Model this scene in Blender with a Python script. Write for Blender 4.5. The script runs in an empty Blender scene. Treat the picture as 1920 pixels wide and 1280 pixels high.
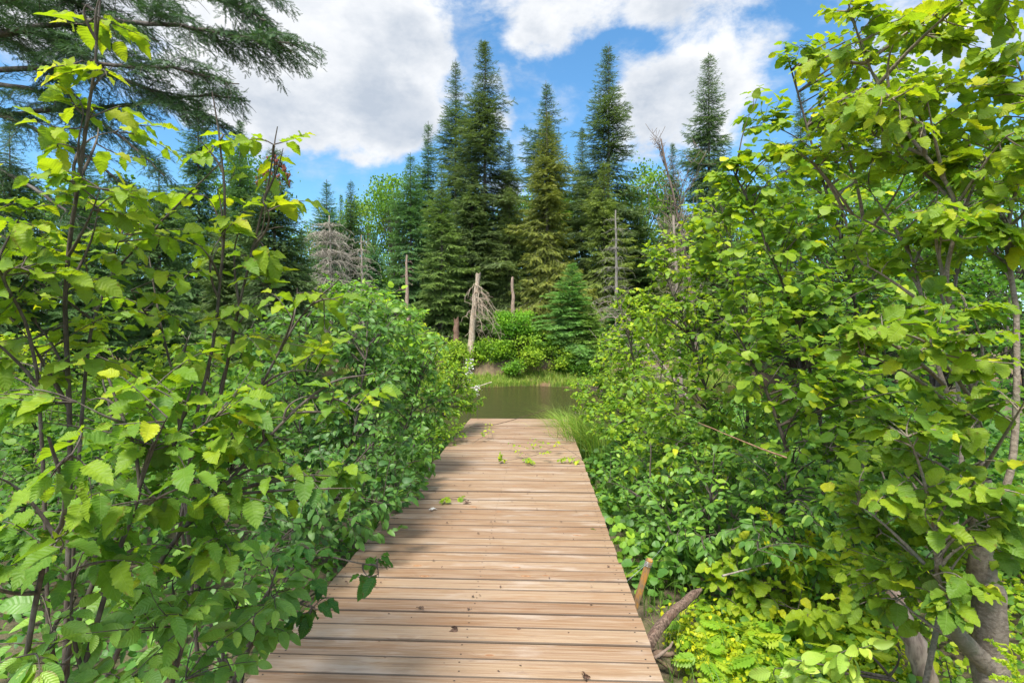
import bpy, math
import numpy as np

# ------------------------------------------------------------------ camera, world, sun, exposure
SC = bpy.context.scene
COL = SC.collection
F, CX, CY, EYE = 1060.0, 960.0, 635.0, 1.5
cam_d = bpy.data.cameras.new("camera")
cam = bpy.data.objects.new("camera", cam_d); COL.objects.link(cam)
cam.location = (0, 0, EYE); cam.rotation_euler = (math.radians(90 - 0.27), 0, 0)
cam_d.sensor_width = 36; cam_d.lens = 36 * F / 1920; cam_d.clip_start = 0.05; cam_d.clip_end = 2000
SC.camera = cam
SC.view_settings.view_transform = 'Standard'; SC.view_settings.look = 'None'
SC.view_settings.gamma = 1; SC.view_settings.exposure = 0.72
SC.cycles.max_bounces = 8; SC.cycles.diffuse_bounces = 4; SC.cycles.transmission_bounces = 4
SC.cycles.glossy_bounces = 3; SC.cycles.sample_clamp_indirect = 8
SUN_EL, SUN_AZ = math.radians(61), math.radians(-160)      # azimuth from +Y, negative = left
sl = bpy.data.lights.new("sun", 'SUN'); sl.energy = 4.4; sl.angle = math.radians(18); sl.color = (1, .95, .86)
sun = bpy.data.objects.new("sun", sl); COL.objects.link(sun)
sd = (math.sin(SUN_AZ) * math.cos(SUN_EL), math.cos(SUN_AZ) * math.cos(SUN_EL), math.sin(SUN_EL))
from mathutils import Vector
sun.rotation_euler = Vector(sd).to_track_quat('Z', 'Y').to_euler()

class NT:
    """tiny node helper"""
    def __init__(s, tree): s.t = tree; s.n = tree.nodes; s.l = tree.links
    def new(s, typ, **kw):
        nd = s.n.new(typ)
        for k, v in kw.items(): setattr(nd, k, v)
        return nd
    def put(s, sock, v):
        if isinstance(v, bpy.types.NodeSocket): s.l.new(v, sock)
        elif v is not None: sock.default_value = v
    def math(s, op, a, b=None, c=None, clamp=False):
        nd = s.new('ShaderNodeMath', operation=op, use_clamp=clamp)
        for i, v in enumerate((a, b, c)):
            if v is not None: s.put(nd.inputs[i], v)
        return nd.outputs[0]
    def vmath(s, op, a, b=None):
        nd = s.new('ShaderNodeVectorMath', operation=op)
        s.put(nd.inputs[0], a)
        if b is not None: s.put(nd.inputs[1], b)
        return nd.outputs['Value'] if op in ('LENGTH', 'DOT_PRODUCT') else nd.outputs[0]
    def noise(s, vec, scale, detail=4, rough=.55, dist=0, col=False):
        nd = s.new('ShaderNodeTexNoise'); s.put(nd.inputs['Vector'], vec)
        s.put(nd.inputs['Scale'], scale); nd.inputs['Detail'].default_value = detail
        nd.inputs['Roughness'].default_value = rough; nd.inputs['Distortion'].default_value = dist
        return nd.outputs[1 if col else 0]
    def rng(s, v, a, b, c=0., d=1., smooth=True):
        nd = s.new('ShaderNodeMapRange', interpolation_type='SMOOTHSTEP' if smooth else 'LINEAR')
        for i, x in enumerate((v, a, b, c, d)): s.put(nd.inputs[i], x)
        return nd.outputs[0]
    def mix(s, f, a, b, blend='MIX'):
        nd = s.new('ShaderNodeMix', data_type='RGBA', blend_type=blend)
        s.put(nd.inputs[0], f)
        for i, v in ((6, a), (7, b)):
            if isinstance(v, tuple) and len(v) == 3: v = v + (1,)
            s.put(nd.inputs[i], v)
        return nd.outputs[2]
    def ramp(s, f, stops):
        nd = s.new('ShaderNodeValToRGB'); s.put(nd.inputs[0], f)
        el = nd.color_ramp.elements
        while len(el) < len(stops): el.new(.5)
        for e, (p, c) in zip(el, stops): e.position = p; e.color = tuple(c) + (1,)
        return nd.outputs[0]
    def bump(s, h, strength=.3, dist=.01, normal=None):
        nd = s.new('ShaderNodeBump'); s.put(nd.inputs['Height'], h)
        nd.inputs['Strength'].default_value = strength; nd.inputs['Distance'].default_value = dist
        if normal is not None: s.put(nd.inputs['Normal'], normal)
        return nd.outputs[0]

world = bpy.data.worlds.new("World"); SC.world = world; world.use_nodes = True
def build_world():
    w = NT(world.node_tree)
    bg = w.n['Background']
    SKY = 0.10
    bg.inputs[1].default_value = SKY
    sky = w.new('ShaderNodeTexSky', sky_type='NISHITA', sun_disc=False)
    sky.sun_elevation = SUN_EL; sky.sun_rotation = SUN_AZ; sky.altitude = 200
    sky.air_density = 1.0; sky.dust_density = .6; sky.ozone_density = 2.0
    hs = w.new('ShaderNodeHueSaturation'); w.put(hs.inputs['Color'], w.mix(1, sky.outputs[0], (.95, 1.32, 1.42), 'MULTIPLY'))
    hs.inputs['Saturation'].default_value = 1.05; hs.inputs['Value'].default_value = 1.05
    tc = w.new('ShaderNodeTexCoord').outputs['Generated']
    d = w.vmath('NORMALIZE', tc)
    wv = w.noise(d, 5.0, 5, .6, col=True)
    warp = w.vmath('MULTIPLY', w.vmath('SUBTRACT', wv, (.5, .5, .5)), (.11, .11, .11))
    dw = w.vmath('ADD', d, warp)
    # clouds stand in fixed sky directions: (px, py, radius x, radius y, weight)
    blobs = [(430, 60, 420, 200, .9), (690, 120, 150, 200, .7), (610, 240, 220, 75, .5), (745, 230, 75, 90, .3), (450, 190, 120, 90, .3),
             (1110, -20, 260, 110, .8), (1030, 70, 95, 60, .4), (1270, 200, 130, 110, .85), (1200, 260, 90, 80, .35), (1370, 240, 70, 90, .35),
             (1340, -5, 190, 60, .5), (1440, 75, 50, 35, .4), (950, 190, 32, 70, .36), (1740, 40, 300, 100, .35),
             (880, 90, 40, 60, -.35), (905, 280, 46, 60, -.2), (1050, 190, 50, 60, -.3), (1170, 90, 100, 22, -.3), (1490, 170, 70, 70, -.3), (600, 350, 220, 45, -.5)]
    tot = None
    for px, py, rx, ry, wt in blobs:
        c = np.array([(px - CX) / F, 1, (CY - py) / F]); n = np.linalg.norm(c); c = c / n
        v = w.vmath('MULTIPLY', w.vmath('SUBTRACT', dw, tuple(c)), (F / rx * n, .6, F / ry * n))
        g = w.rng(w.vmath('LENGTH', v), 1.25, .25, 0, wt)
        tot = g if tot is None else w.math('ADD', tot, g)
    sx = w.new('ShaderNodeSeparateXYZ'); w.put(sx.inputs[0], d)
    back = w.rng(sx.outputs[1], .35, -.1, 0, .42)  # unseen cloud cover behind the camera, added for white fill light
    over = w.rng(sx.outputs[2], .60, .8, 0, .35)
    tot = w.math('ADD', tot, w.math('MAXIMUM', back, over))
    st = w.vmath('MULTIPLY', d, (1, 1, 1.7))
    n1 = w.noise(st, 6.6, 9, .62, .15)
    n2 = w.noise(st, 2.3, 6, .55)
    dens = w.math('ADD', tot, w.math('MULTIPLY', w.math('SUBTRACT', n1, .5), 2.9))
    a = w.rng(dens, .06, .78)
    wisp = w.rng(n1, .46, .72, 0, .45)
    a = w.math('MAXIMUM', a, wisp)
    # thick parts are greyer, and so are bottoms (denser sampled upward)
    up = w.vmath('ADD', st, (0, 0, .055))
    n1u = w.noise(up, 6.6, 9, .62, .15)
    lit = w.math('SUBTRACT', n1, n1u)
    shade = w.math('ADD', w.rng(dens, .65, 1.3, 0, .6), w.math('MULTIPLY', lit, -1.6))
    shade = w.math('ADD', shade, w.rng(n2, .40, .64, -.3, .55), clamp=True)
    n3 = w.noise(st, 11, 6, .6)
    shade = w.math('ADD', w.math('MULTIPLY', shade, .72), w.rng(n3, .35, .68, 0, .34), clamp=True)
    k = 1 / SKY
    ccol = w.mix(shade, tuple(k * x for x in (.63, .64, .655)), tuple(k * x for x in (.34, .385, .45)))
    # soft fill: unseen clouds around the sun get added brightness
    sun_fill = w.math('ADD', 1., w.rng(w.vmath('DOT_PRODUCT', d, tuple(sd)), .35, 1., 0, 2.2))
    sc = w.new('ShaderNodeVectorMath', operation='SCALE'); w.put(sc.inputs[0], ccol); w.put(sc.inputs['Scale'], sun_fill)
    w.put(bg.inputs[0], w.mix(a, hs.outputs[0], sc.outputs[0]))
build_world()
world.cycles.sampling_method = 'MANUAL'; world.cycles.sample_map_resolution = 512

# ------------------------------------------------------------------ helpers
R = np.random.default_rng(11)
def P(px, py, Y): return np.array([(px - CX) / F * Y, Y, EYE + (CY - py) / F * Y])
def nrm(v): return v / np.maximum(np.linalg.norm(v, axis=-1, keepdims=True), 1e-9)
USED = {}
def link(name, data, mat=None, parent=None):
    o = bpy.data.objects.new(name, data); COL.objects.link(o)
    if parent is not None: o.parent = parent
    return o
def tag(o, label=None, cat=None, group=None, kind=None):
    if label: o['label'] = label
    if cat: o['category'] = cat
    if group: o['group'] = group
    if kind: o['kind'] = kind
    return o
def thing(name, label, cat, loc=(0, 0, 0), group=None):
    o = bpy.data.objects.new(name, None); COL.objects.link(o); o.location = tuple(loc); o.empty_display_size = .1
    return tag(o, label, cat, group)
def mesh(name, V, Fc, mat, attr=None, smooth=True):
    V = np.ascontiguousarray(V, dtype=np.float32); Fc = np.ascontiguousarray(Fc, dtype=np.int32)
    me = bpy.data.meshes.new(name); k = Fc.shape[1]; n = len(Fc)
    me.vertices.add(len(V)); me.vertices.foreach_set('co', V.ravel())
    me.loops.add(n * k); me.loops.foreach_set('vertex_index', Fc.ravel())
    me.polygons.add(n); me.polygons.foreach_set('loop_start', np.arange(0, n * k, k, dtype=np.int32))
    me.update(calc_edges=True)
    me.polygons.foreach_set('use_smooth', np.full(n, smooth))
    if attr is not None:
        at = me.attributes.new('la', 'FLOAT_VECTOR', 'POINT')
        at.data.foreach_set('vector', np.ascontiguousarray(attr, dtype=np.float32).ravel())
    me.materials.append(mat)
    return me
def cat_parts(parts):
    """parts: list of (V, F, A)"""
    V, Fc, A, off = [], [], [], 0
    for v, f, a in parts:
        V.append(v); Fc.append(f + off); A.append(a); off += len(v)
    return np.concatenate(V), np.concatenate(Fc), np.concatenate(A)
def smooth_curve(pts, n, jit=0.0):
    """Catmull-Rom through pts, n samples"""
    p = np.array(pts, float); p = np.vstack([2 * p[0] - p[1], p, 2 * p[-1] - p[-2]])
    m = len(p) - 3; t = np.linspace(0, m - 1e-6, n); i = t.astype(int); u = (t - i)[:, None]
    a, b, c, d = p[i], p[i + 1], p[i + 2], p[i + 3]
    q = .5 * (2 * b + (c - a) * u + (2 * a - 5 * b + 4 * c - d) * u**2 + (3 * b - a - 3 * c + d) * u**3)
    if jit:
        j = R.normal(0, jit, q.shape); j[0] = 0; q = q + j
    return q
def tubes(C, r, sides=5):
    """C (N,K,3) curves, r (N,K) radii -> quads"""
    C = np.asarray(C, float); r = np.asarray(r, float)
    if C.ndim == 2: C = C[None]; r = r[None]
    N, K, _ = C.shape
    T = nrm(np.gradient(C, axis=1))
    mt = nrm(T.mean(1)); ref = np.where(np.abs(mt[:, 2:3]) > .75, np.array([[1., 0, 0]]), np.array([[0, 0, 1.]]))
    A = nrm(np.cross(T, ref[:, None, :])); B = np.cross(T, A)
    th = np.arange(sides) / sides * 2 * np.pi
    V = C[:, :, None] + r[:, :, None, None] * (np.cos(th)[None, None, :, None] * A[:, :, None] + np.sin(th)[None, None, :, None] * B[:, :, None])
    idx = np.arange(N * K * sides).reshape(N, K, sides); nx = np.roll(idx, -1, axis=2)
    Fq = np.stack([idx[:, :-1], nx[:, :-1], nx[:, 1:], idx[:, 1:]], -1).reshape(-1, 4)
    V = V.reshape(-1, 3)
    L = np.broadcast_to(np.linspace(0, 1, K)[None, :, None], (N, K, sides)).reshape(-1)
    A_ = np.stack([L, np.zeros_like(L), np.repeat(R.random(N), K * sides)], 1)
    return V, Fq, A_
def bez(S, M, E, K):
    t = np.linspace(0, 1, K)[None, :, None]
    return (1 - t)**2 * S[:, None] + 2 * t * (1 - t) * M[:, None] + t**2 * E[:, None]
def place(tpls, pos, dr, nr, size, tint, asp=None):
    """instances of leaf templates (V,F,UV) merged into one array set"""
    out = []; ch = R.integers(0, len(tpls), len(pos))
    dr = nrm(dr); sd_ = nrm(np.cross(dr, nr)); n2 = np.cross(sd_, dr)
    for i, (tv, tf, tu) in enumerate(tpls):
        m = ch == i
        if not m.any(): continue
        s = size[m][:, None, None]
        sx = s if asp is None else s * asp[m][:, None, None]
        V = pos[m][:, None] + sx * tv[None, :, 0:1] * sd_[m][:, None] + s * tv[None, :, 1:2] * dr[m][:, None] + s * tv[None, :, 2:3] * n2[m][:, None]
        n, k = V.shape[:2]
        Fc = (tf[None] + (np.arange(n) * k)[:, None, None]).reshape(-1, tf.shape[1])
        A = np.concatenate([np.broadcast_to(tu[None], (n, k, 2)), np.broadcast_to(tint[m][:, None, None], (n, k, 1))], 2).reshape(-1, 3)
        out.append((V.reshape(-1, 3), Fc, A))
    return cat_parts(out)

# ------------------------------------------------------------------ leaf templates  (x across, y along 0..1, z normal)
def leaf_tpl(ns, cols, W, serr, fold, curl, wav, base=.55, tip=.8, side=0.):
    u = np.linspace(0, 1, ns); prof = u**base * (1 - u)**tip
    prof = W * prof / prof.max()
    cs = np.linspace(-1, 1, cols); V = []; U = []
    for i, ui in enumerate(u):
        z = (1 if i % 2 else -1) * serr
        for c in cs:
            e = abs(c)**3
            w_ = prof[i] * (1 + z * e)
            y = ui + e * z * -.02 + .05 * (1 - abs(c)) * 0
            zz = fold * abs(c) * prof[i] * 1.0 - curl * ui**2 + wav * math.sin(ui * 15) * c * c * prof[i] + side * c * ui * prof[i] - .25 * fold * c * c * prof[i]
            V.append((c * w_, y, zz)); U.append((ui, c))
    V = np.array(V); U = np.array(U); idx = np.arange(ns * cols).reshape(ns, cols)
    Fq = np.stack([idx[:-1, :-1], idx[:-1, 1:], idx[1:, 1:], idx[1:, :-1]], -1).reshape(-1, 4)
    return V, Fq, U
ALDER_HI = [leaf_tpl(25, 5, .30, .10, .45, .16, .16, tip=.95), leaf_tpl(25, 5, .27, .09, .7, .28, .2, side=.3, tip=.95), leaf_tpl(23, 5, .31, .10, .2, .40, .2, side=-.3, tip=.9), leaf_tpl(25, 5, .29, .11, .55, .06, .15, tip=1.)]
ALDER_MID = [leaf_tpl(9, 3, .33, .08, .4, .2, .1, tip=.9), leaf_tpl(9, 3, .35, .08, .15, .4, .1, side=.4, tip=.9), leaf_tpl(9, 3, .31, .08, .6, .1, .1, side=-.3, tip=.9)]
ROUND_HI = [leaf_tpl(25, 5, .38, .07, .35, .2, .15, base=.42, tip=.75), leaf_tpl(23, 5, .41, .07, .15, .38, .2, base=.42, tip=.72, side=.25), leaf_tpl(25, 5, .36, .08, .55, .12, .15, base=.42, tip=.78, side=-.3)]
ROUND_MID = [leaf_tpl(9, 3, .43, .07, .3, .2, .1, base=.42, tip=.6), leaf_tpl(9, 3, .46, .07, .1, .35, .1, base=.42, tip=.6, side=.3)]
OVAL_MID = [leaf_tpl(8, 3, .25, 0, .4, .25, .03, base=.6, tip=.75), leaf_tpl(8, 3, .28, 0, .2, .45, .03, base=.6, tip=.75, side=.3)]
OVAL_HI = [leaf_tpl(14, 5, .26, 0, .4, .25, .05, base=.6, tip=.8), leaf_tpl(14, 5, .29, 0, .2, .45, .05, base=.6, tip=.8, side=.3), leaf_tpl(14, 5, .24, 0, .55, .1, .05, base=.6, tip=.8, side=-.2)]
LOW = [leaf_tpl(4, 3, .34, 0, .4, .2, 0, base=.5, tip=.6), leaf_tpl(4, 3, .3, 0, .1, .5, 0, base=.5, tip=.6)]

def sprig_tpl(n, nl, w, seed, lift=.25):
    """feathery conifer sprig of separate tapering needles"""
    r = np.random.default_rng(seed); V = [(-.012, 0, 0), (.012, 0, 0), (0, 1, 0)]; T = [(0, 1, 2)]; U = [(0, 0)] * 3
    for i in range(n):
        u = .02 + .93 * i / (n - 1)
        for s in (-1, 1, 0) if i % 2 else (-1, 1):
            L = nl * (1.05 - .45 * u) * r.uniform(.8, 1.15); an = math.radians(r.uniform(40, 62)) * s
            dx, dy, dz = math.sin(an) * L, math.cos(an) * L, (lift if s else .8) * L * r.uniform(.2, 1)
            if s == 0: dy *= .5
            b = len(V); V += [(0, u - w / 2, 0), (0, u + w / 2, 0), (dx, u + dy, dz)]; T.append((b, b + 1, b + 2)); U += [(u, s)] * 3
    return np.array(V, float), np.array(T), np.array(U, float)
SPRIG_FAR = [sprig_tpl(6, .42, .14, 1), sprig_tpl(6, .38, .14, 2), sprig_tpl(5, .45, .15, 3)]
SPRIG_NEAR = [sprig_tpl(9, .34, .085, 4), sprig_tpl(8, .38, .085, 5), sprig_tpl(9, .30, .085, 6)]

# ------------------------------------------------------------------ materials
def mat_new(name):
    m = bpy.data.materials.new(name); m.use_nodes = True
    t = NT(m.node_tree); return m, t, t.n['Principled BSDF'], t.n['Material Output']
def leaf_material(name, stops, trans=.38, rough=.42, vein=1.0, tcol=(1.5, 1.55, .45), hi=False, spec=.5):
    m, t, bs, out = mat_new(name)
    at = t.new('ShaderNodeAttribute', attribute_name='la'); sx = t.new('ShaderNodeSeparateXYZ'); t.put(sx.inputs[0], at.outputs['Vector'])
    u, v, tint = sx.outputs
    oi = t.new('ShaderNodeObjectInfo')
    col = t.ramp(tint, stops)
    col = t.mix(1, col, oi.outputs['Color'], 'MULTIPLY')
    geo = t.new('ShaderNodeNewGeometry')
    nz = t.noise(t.vmath('ADD', geo.outputs['Position'], (3, 1, 2)), 23, 3)
    col = t.mix(t.rng(nz, .35, .75, 0, .35), col, t.mix(1, col, (.62, .72, .7), 'MULTIPLY'))
    bs.inputs['Roughness'].default_value = rough
    bs.inputs['Specular IOR Level'].default_value = spec
    nb = None
    if hi:
        av = t.math('ABSOLUTE', v)
        fr = t.math('FRACT', t.math('MULTIPLY', t.math('SUBTRACT', u, t.math('MULTIPLY', av, .17)), 8.5))
        tri = t.math('ABSOLUTE', t.math('SUBTRACT', fr, .5))
        sv = t.rng(tri, .09, .02)
        mv = t.rng(av, .055, .02)
        vm = t.math('MAXIMUM', sv, mv)
        col = t.mix(t.math('MULTIPLY', vm, .32 * vein), col, t.mix(.55, col, (.30, .42, .12)))
        # brown specks and worn spots of single leaves
        sp = t.rng(t.noise(geo.outputs['Position'], 160, 2), .70, .76, 0, .5)
        sp = t.math('MULTIPLY', sp, t.rng(tint, .55, .6))
        col = t.mix(sp, col, (.12, .06, .02))
        ed = t.math('MULTIPLY', t.rng(t.noise(geo.outputs['Position'], 42, 3, .6), .56, .66), t.rng(av, .45, .95))
        col = t.mix(t.math('MULTIPLY', ed, .75), col, (.16, .085, .03))
        nb = t.bump(t.math('SUBTRACT', tri, t.math('MULTIPLY', mv, .3)), .55, .003)
        t.put(bs.inputs['Normal'], nb)
    back = t.mix(.35, col, (.16, .22, .12))
    colf = t.mix(geo.outputs['Backfacing'], col, back)
    t.put(bs.inputs['Base Color'], colf)
    tr = t.new('ShaderNodeBsdfTranslucent'); t.put(tr.inputs[0], t.mix(1, col, tcol, 'MULTIPLY'))
    if nb is not None: t.put(tr.inputs[1], nb)
    mx = t.new('ShaderNodeMixShader'); mx.inputs[0].default_value = trans
    t.l.new(bs.outputs[0], mx.inputs[1]); t.l.new(tr.outputs[0], mx.inputs[2]); t.l.new(mx.outputs[0], out.inputs[0])
    return m
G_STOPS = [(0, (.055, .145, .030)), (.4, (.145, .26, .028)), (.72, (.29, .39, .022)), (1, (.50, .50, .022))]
M_LEAF_HI = leaf_material('alder leaf near', G_STOPS, hi=True, trans=.45, rough=.5, spec=.28)
M_LEAF = leaf_material('alder leaf', G_STOPS, trans=.42, rough=.5, spec=.28)
M_OVAL_HI = leaf_material('oval leaf near', [(0, (.06, .16, .04)), (.6, (.14, .28, .05)), (1, (.30, .44, .06))], hi=True, trans=.35, rough=.45, vein=.7)
M_OVAL = leaf_material('oval leaf', [(0, (.045, .125, .030)), (.6, (.115, .235, .035)), (1, (.30, .43, .04))], trans=.33, rough=.48, spec=.4)
M_FAR = leaf_material('distant leaf', [(0, (.075, .14, .032)), (.5, (.14, .225, .038)), (1, (.25, .33, .045))], trans=.4, rough=.6, spec=.2)
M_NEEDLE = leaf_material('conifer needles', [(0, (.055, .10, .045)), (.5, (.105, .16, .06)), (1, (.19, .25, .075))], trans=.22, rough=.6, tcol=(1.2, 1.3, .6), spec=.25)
M_GRASS = leaf_material('grass blade', [(0, (.10, .19, .03)), (.6, (.18, .30, .05)), (1, (.36, .38, .13))], trans=.4, rough=.5, spec=.3)
M_FERN = leaf_material('fern frond', [(0, (.12, .27, .02)), (.6, (.24, .40, .025)), (1, (.42, .48, .03))], trans=.45, rough=.5)

def bark_material(name, c1, c2, c3, scale=1., bump=.6, rough=.85, lent=False):
    m, t, bs, out = mat_new(name)
    geo = t.new('ShaderNodeNewGeometry'); p = geo.outputs['Position']; oi = t.new('ShaderNodeObjectInfo')
    st = t.vmath('MULTIPLY', p, (1, 1, 1.5) if lent else (1, 1, .22))
    n1 = t.noise(st, 38 * scale, 6, .65, .4); n2 = t.noise(p, 7 * scale, 4)
    col = t.mix(t.rng(n1, .38, .62), c1, c2)
    col = t.mix(t.rng(n2, .5, .68, 0, .7), col, c3)
    col = t.mix(1, col, oi.outputs['Color'], 'MULTIPLY')
    t.put(bs.inputs['Base Color'], col); bs.inputs['Roughness'].default_value = rough
    t.put(bs.inputs['Normal'], t.bump(n1, bump, .01 / scale))
    return m
M_STEM = bark_material('shrub bark', (.055, .042, .032), (.11, .085, .065), (.16, .14, .115), 2.)
M_TRUNK = bark_material('smooth grey brown bark', (.16, .125, .09), (.27, .22, .165), (.12, .13, .075), 1.2, .8, lent=True)
M_BARK = bark_material('conifer bark', (.075, .06, .05), (.15, .125, .105), (.20, .19, .165), .6)
M_DEAD = bark_material('weathered dead wood', (.20, .16, .13), (.40, .35, .29), (.30, .21, .15), .8)
M_LOG = bark_material('split driftwood', (.09, .06, .045), (.34, .27, .22), (.20, .12, .09), 2.6, 1.)
M_GREY = bark_material('grey dead branches', (.20, .18, .155), (.36, .33, .29), (.26, .27, .23), .8)

def soil_material():
    m, t, bs, out = mat_new('forest soil')
    geo = t.new('ShaderNodeNewGeometry'); p = geo.outputs['Position']
    n1 = t.noise(p, 3, 8, .7); n2 = t.noise(p, 40, 4, .7)
    col = t.ramp(n1, [(.3, (.055, .04, .025)), (.5, (.11, .085, .05)), (.7, (.10, .12, .035))])
    col = t.mix(t.rng(n2, .45, .7, 0, .6), col, (.21, .15, .09))
    sx = t.new('ShaderNodeSeparateXYZ'); t.put(sx.inputs[0], p)
    far = t.rng(sx.outputs[1], 20, 24); dirt = t.ramp(n1, [(.3, (.09, .06, .035)), (.5, (.17, .12, .07)), (.7, (.13, .12, .05))])
    low = t.rng(t.math('ADD', sx.outputs[2], t.math('MULTIPLY', n1, .3)), -.55, -.35)
    dirt = t.mix(low, (.15, .09, .045), dirt)
    t.put(bs.inputs['Base Color'], t.mix(far, col, dirt)); bs.inputs['Roughness'].default_value = .95
    t.put(bs.inputs['Normal'], t.bump(t.math('ADD', n1, t.math('MULTIPLY', n2, .5)), .8, .06))
    return m
M_SOIL = soil_material()
def water_material():
    m, t, bs, out = mat_new('river water')
    geo = t.new('ShaderNodeNewGeometry'); p = geo.outputs['Position']
    n1 = t.noise(t.vmath('MULTIPLY', p, (1, 2.6, 1)), 2.2, 5, .6); n2 = t.noise(t.vmath('MULTIPLY', p, (1, 3.5, 1)), 9, 3, .6)
    bs.inputs['Base Color'].default_value = (.038, .032, .013, 1); bs.inputs['Roughness'].default_value = .09
    bs.inputs['IOR'].default_value = 1.33
    t.put(bs.inputs['Normal'], t.bump(t.math('ADD', n1, t.math('MULTIPLY', n2, .5)), .9, .07))
    return m
M_WATER = water_material()
def wood_material():
    m, t, bs, out = mat_new('cedar decking')
    at = t.new('ShaderNodeAttribute', attribute_name='la'); sx = t.new('ShaderNodeSeparateXYZ'); t.put(sx.inputs[0], at.outputs['Vector'])
    a, b, c = sx.outputs
    tc = t.new('ShaderNodeTexCoord').outputs['Object']
    off = t.new('ShaderNodeCombineXYZ'); t.put(off.inputs[0], t.math('MULTIPLY', a, 37)); t.put(off.inputs[1], t.math('MULTIPLY', b, 23)); t.put(off.inputs[2], t.math('MULTIPLY', a, 11))
    p = t.vmath('ADD', tc, off.outputs[0])
    knv = t.new('ShaderNodeTexVoronoi', feature='F1'); t.put(knv.inputs['Vector'], t.vmath('MULTIPLY', p, (2.0, 5.2, 1))); knv.inputs['Scale'].default_value = 1.3
    kd = knv.outputs['Distance']
    bend = t.math('MULTIPLY', t.rng(kd, .32, .03), .05)
    pb = t.new('ShaderNodeCombineXYZ'); t.put(pb.inputs[1], bend)
    g = t.vmath('MULTIPLY', t.vmath('ADD', p, pb.outputs[0]), (1.1, 60, 20))
    g1 = t.noise(g, 1.0, 5, .6, .6); g2 = t.noise(t.vmath('MULTIPLY', p, (3, 220, 60)), 1, 2, .5)
    blot = t.noise(t.vmath('MULTIPLY', p, (1.3, 5, 2)), 1.6, 5, .6)
    tone = t.ramp(a, [(0, (.245, .148, .080)), (.3, (.285, .180, .100)), (.7, (.315, .207, .120)), (1, (.335, .235, .145))])
    col = t.mix(t.rng(g1, .35, .66, 0, .8), tone, t.mix(1, tone, (.66, .52, .40), 'MULTIPLY'))
    col = t.mix(t.rng(g2, .42, .66, 0, .4), col, (.44, .34, .26))
    col = t.mix(t.rng(blot, .52, .68, 0, .55), col, (.42, .34, .275))
    col = t.mix(t.rng(blot, .46, .34, 0, .45), col, t.mix(1, tone, (.78, .60, .45), 'MULTIPLY'))
    rings = t.math('SINE', t.math('MULTIPLY', kd, 150))
    kn = t.rng(kd, .105, .07)
    col = t.mix(t.math('MULTIPLY', kn, .85), col, t.mix(t.rng(rings, -1, 1), (.25, .11, .045), (.42, .22, .10)))
    col = t.mix(t.rng(kd, .028, .018, 0, .8), col, (.07, .035, .02))
    nv = t.noise(t.vmath('MULTIPLY', p, (5, 26, 2)), 1, 6, .7)
    col = t.mix(t.rng(nv, .60, .70, 0, .6), col, (.20, .13, .09))
    # cracks
    cr = t.noise(t.vmath('MULTIPLY', p, (.9, 90, 5)), 1, 3, .5, .2)
    col = t.mix(t.rng(cr, .70, .735, 0, .75), col, (.14, .09, .06))
    col = t.mix(t.rng(c, .1, .75, 0, .74), col, (.035, .024, .017))       # shade of the gaps painted into the board sides and bevels
    t.put(bs.inputs['Base Color'], col); bs.inputs['Roughness'].default_value = .68
    h = t.math('SUBTRACT', t.math('ADD', g1, t.math('MULTIPLY', g2, .3)), t.math('MULTIPLY', t.rng(cr, .70, .735), .8))
    t.put(bs.inputs['Normal'], t.bump(h, .7, .003))
    return m
M_WOOD = wood_material()
def plain(name, col, rough=.6, metal=0, n=(.8, 1.2), scale=30):
    m, t, bs, out = mat_new(name)
    geo = t.new('ShaderNodeNewGeometry'); nn = t.noise(geo.outputs['Position'], scale, 5, .65)
    c = t.mix(t.rng(nn, .35, .65), tuple(x * n[0] for x in col), tuple(x * n[1] for x in col))
    t.put(bs.inputs['Base Color'], c); bs.inputs['Roughness'].default_value = rough; bs.inputs['Metallic'].default_value = metal
    t.put(bs.inputs['Normal'], t.bump(nn, .3, .004))
    return m
M_SCREW = plain('rusted screw', (.05, .035, .028), .6, .3)
M_FRAME = plain('deck frame lumber', (.22, .16, .10), .8)
M_PAINT = bark_material('worn yellow paint', (.42, .19, .03), (.24, .15, .08), (.17, .12, .08), 2.2, .4, .6)
M_WIRE = plain('galvanised wire', (.42, .45, .45), .4, .6)
M_DRY = plain('dry brown leaf', (.10, .055, .035), .8, n=(.5, 1.4))
M_WHITE = plain('white petals', (.72, .70, .64), .7)
M_CONE = plain('reddish brown cones', (.22, .055, .035), .8)

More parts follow.
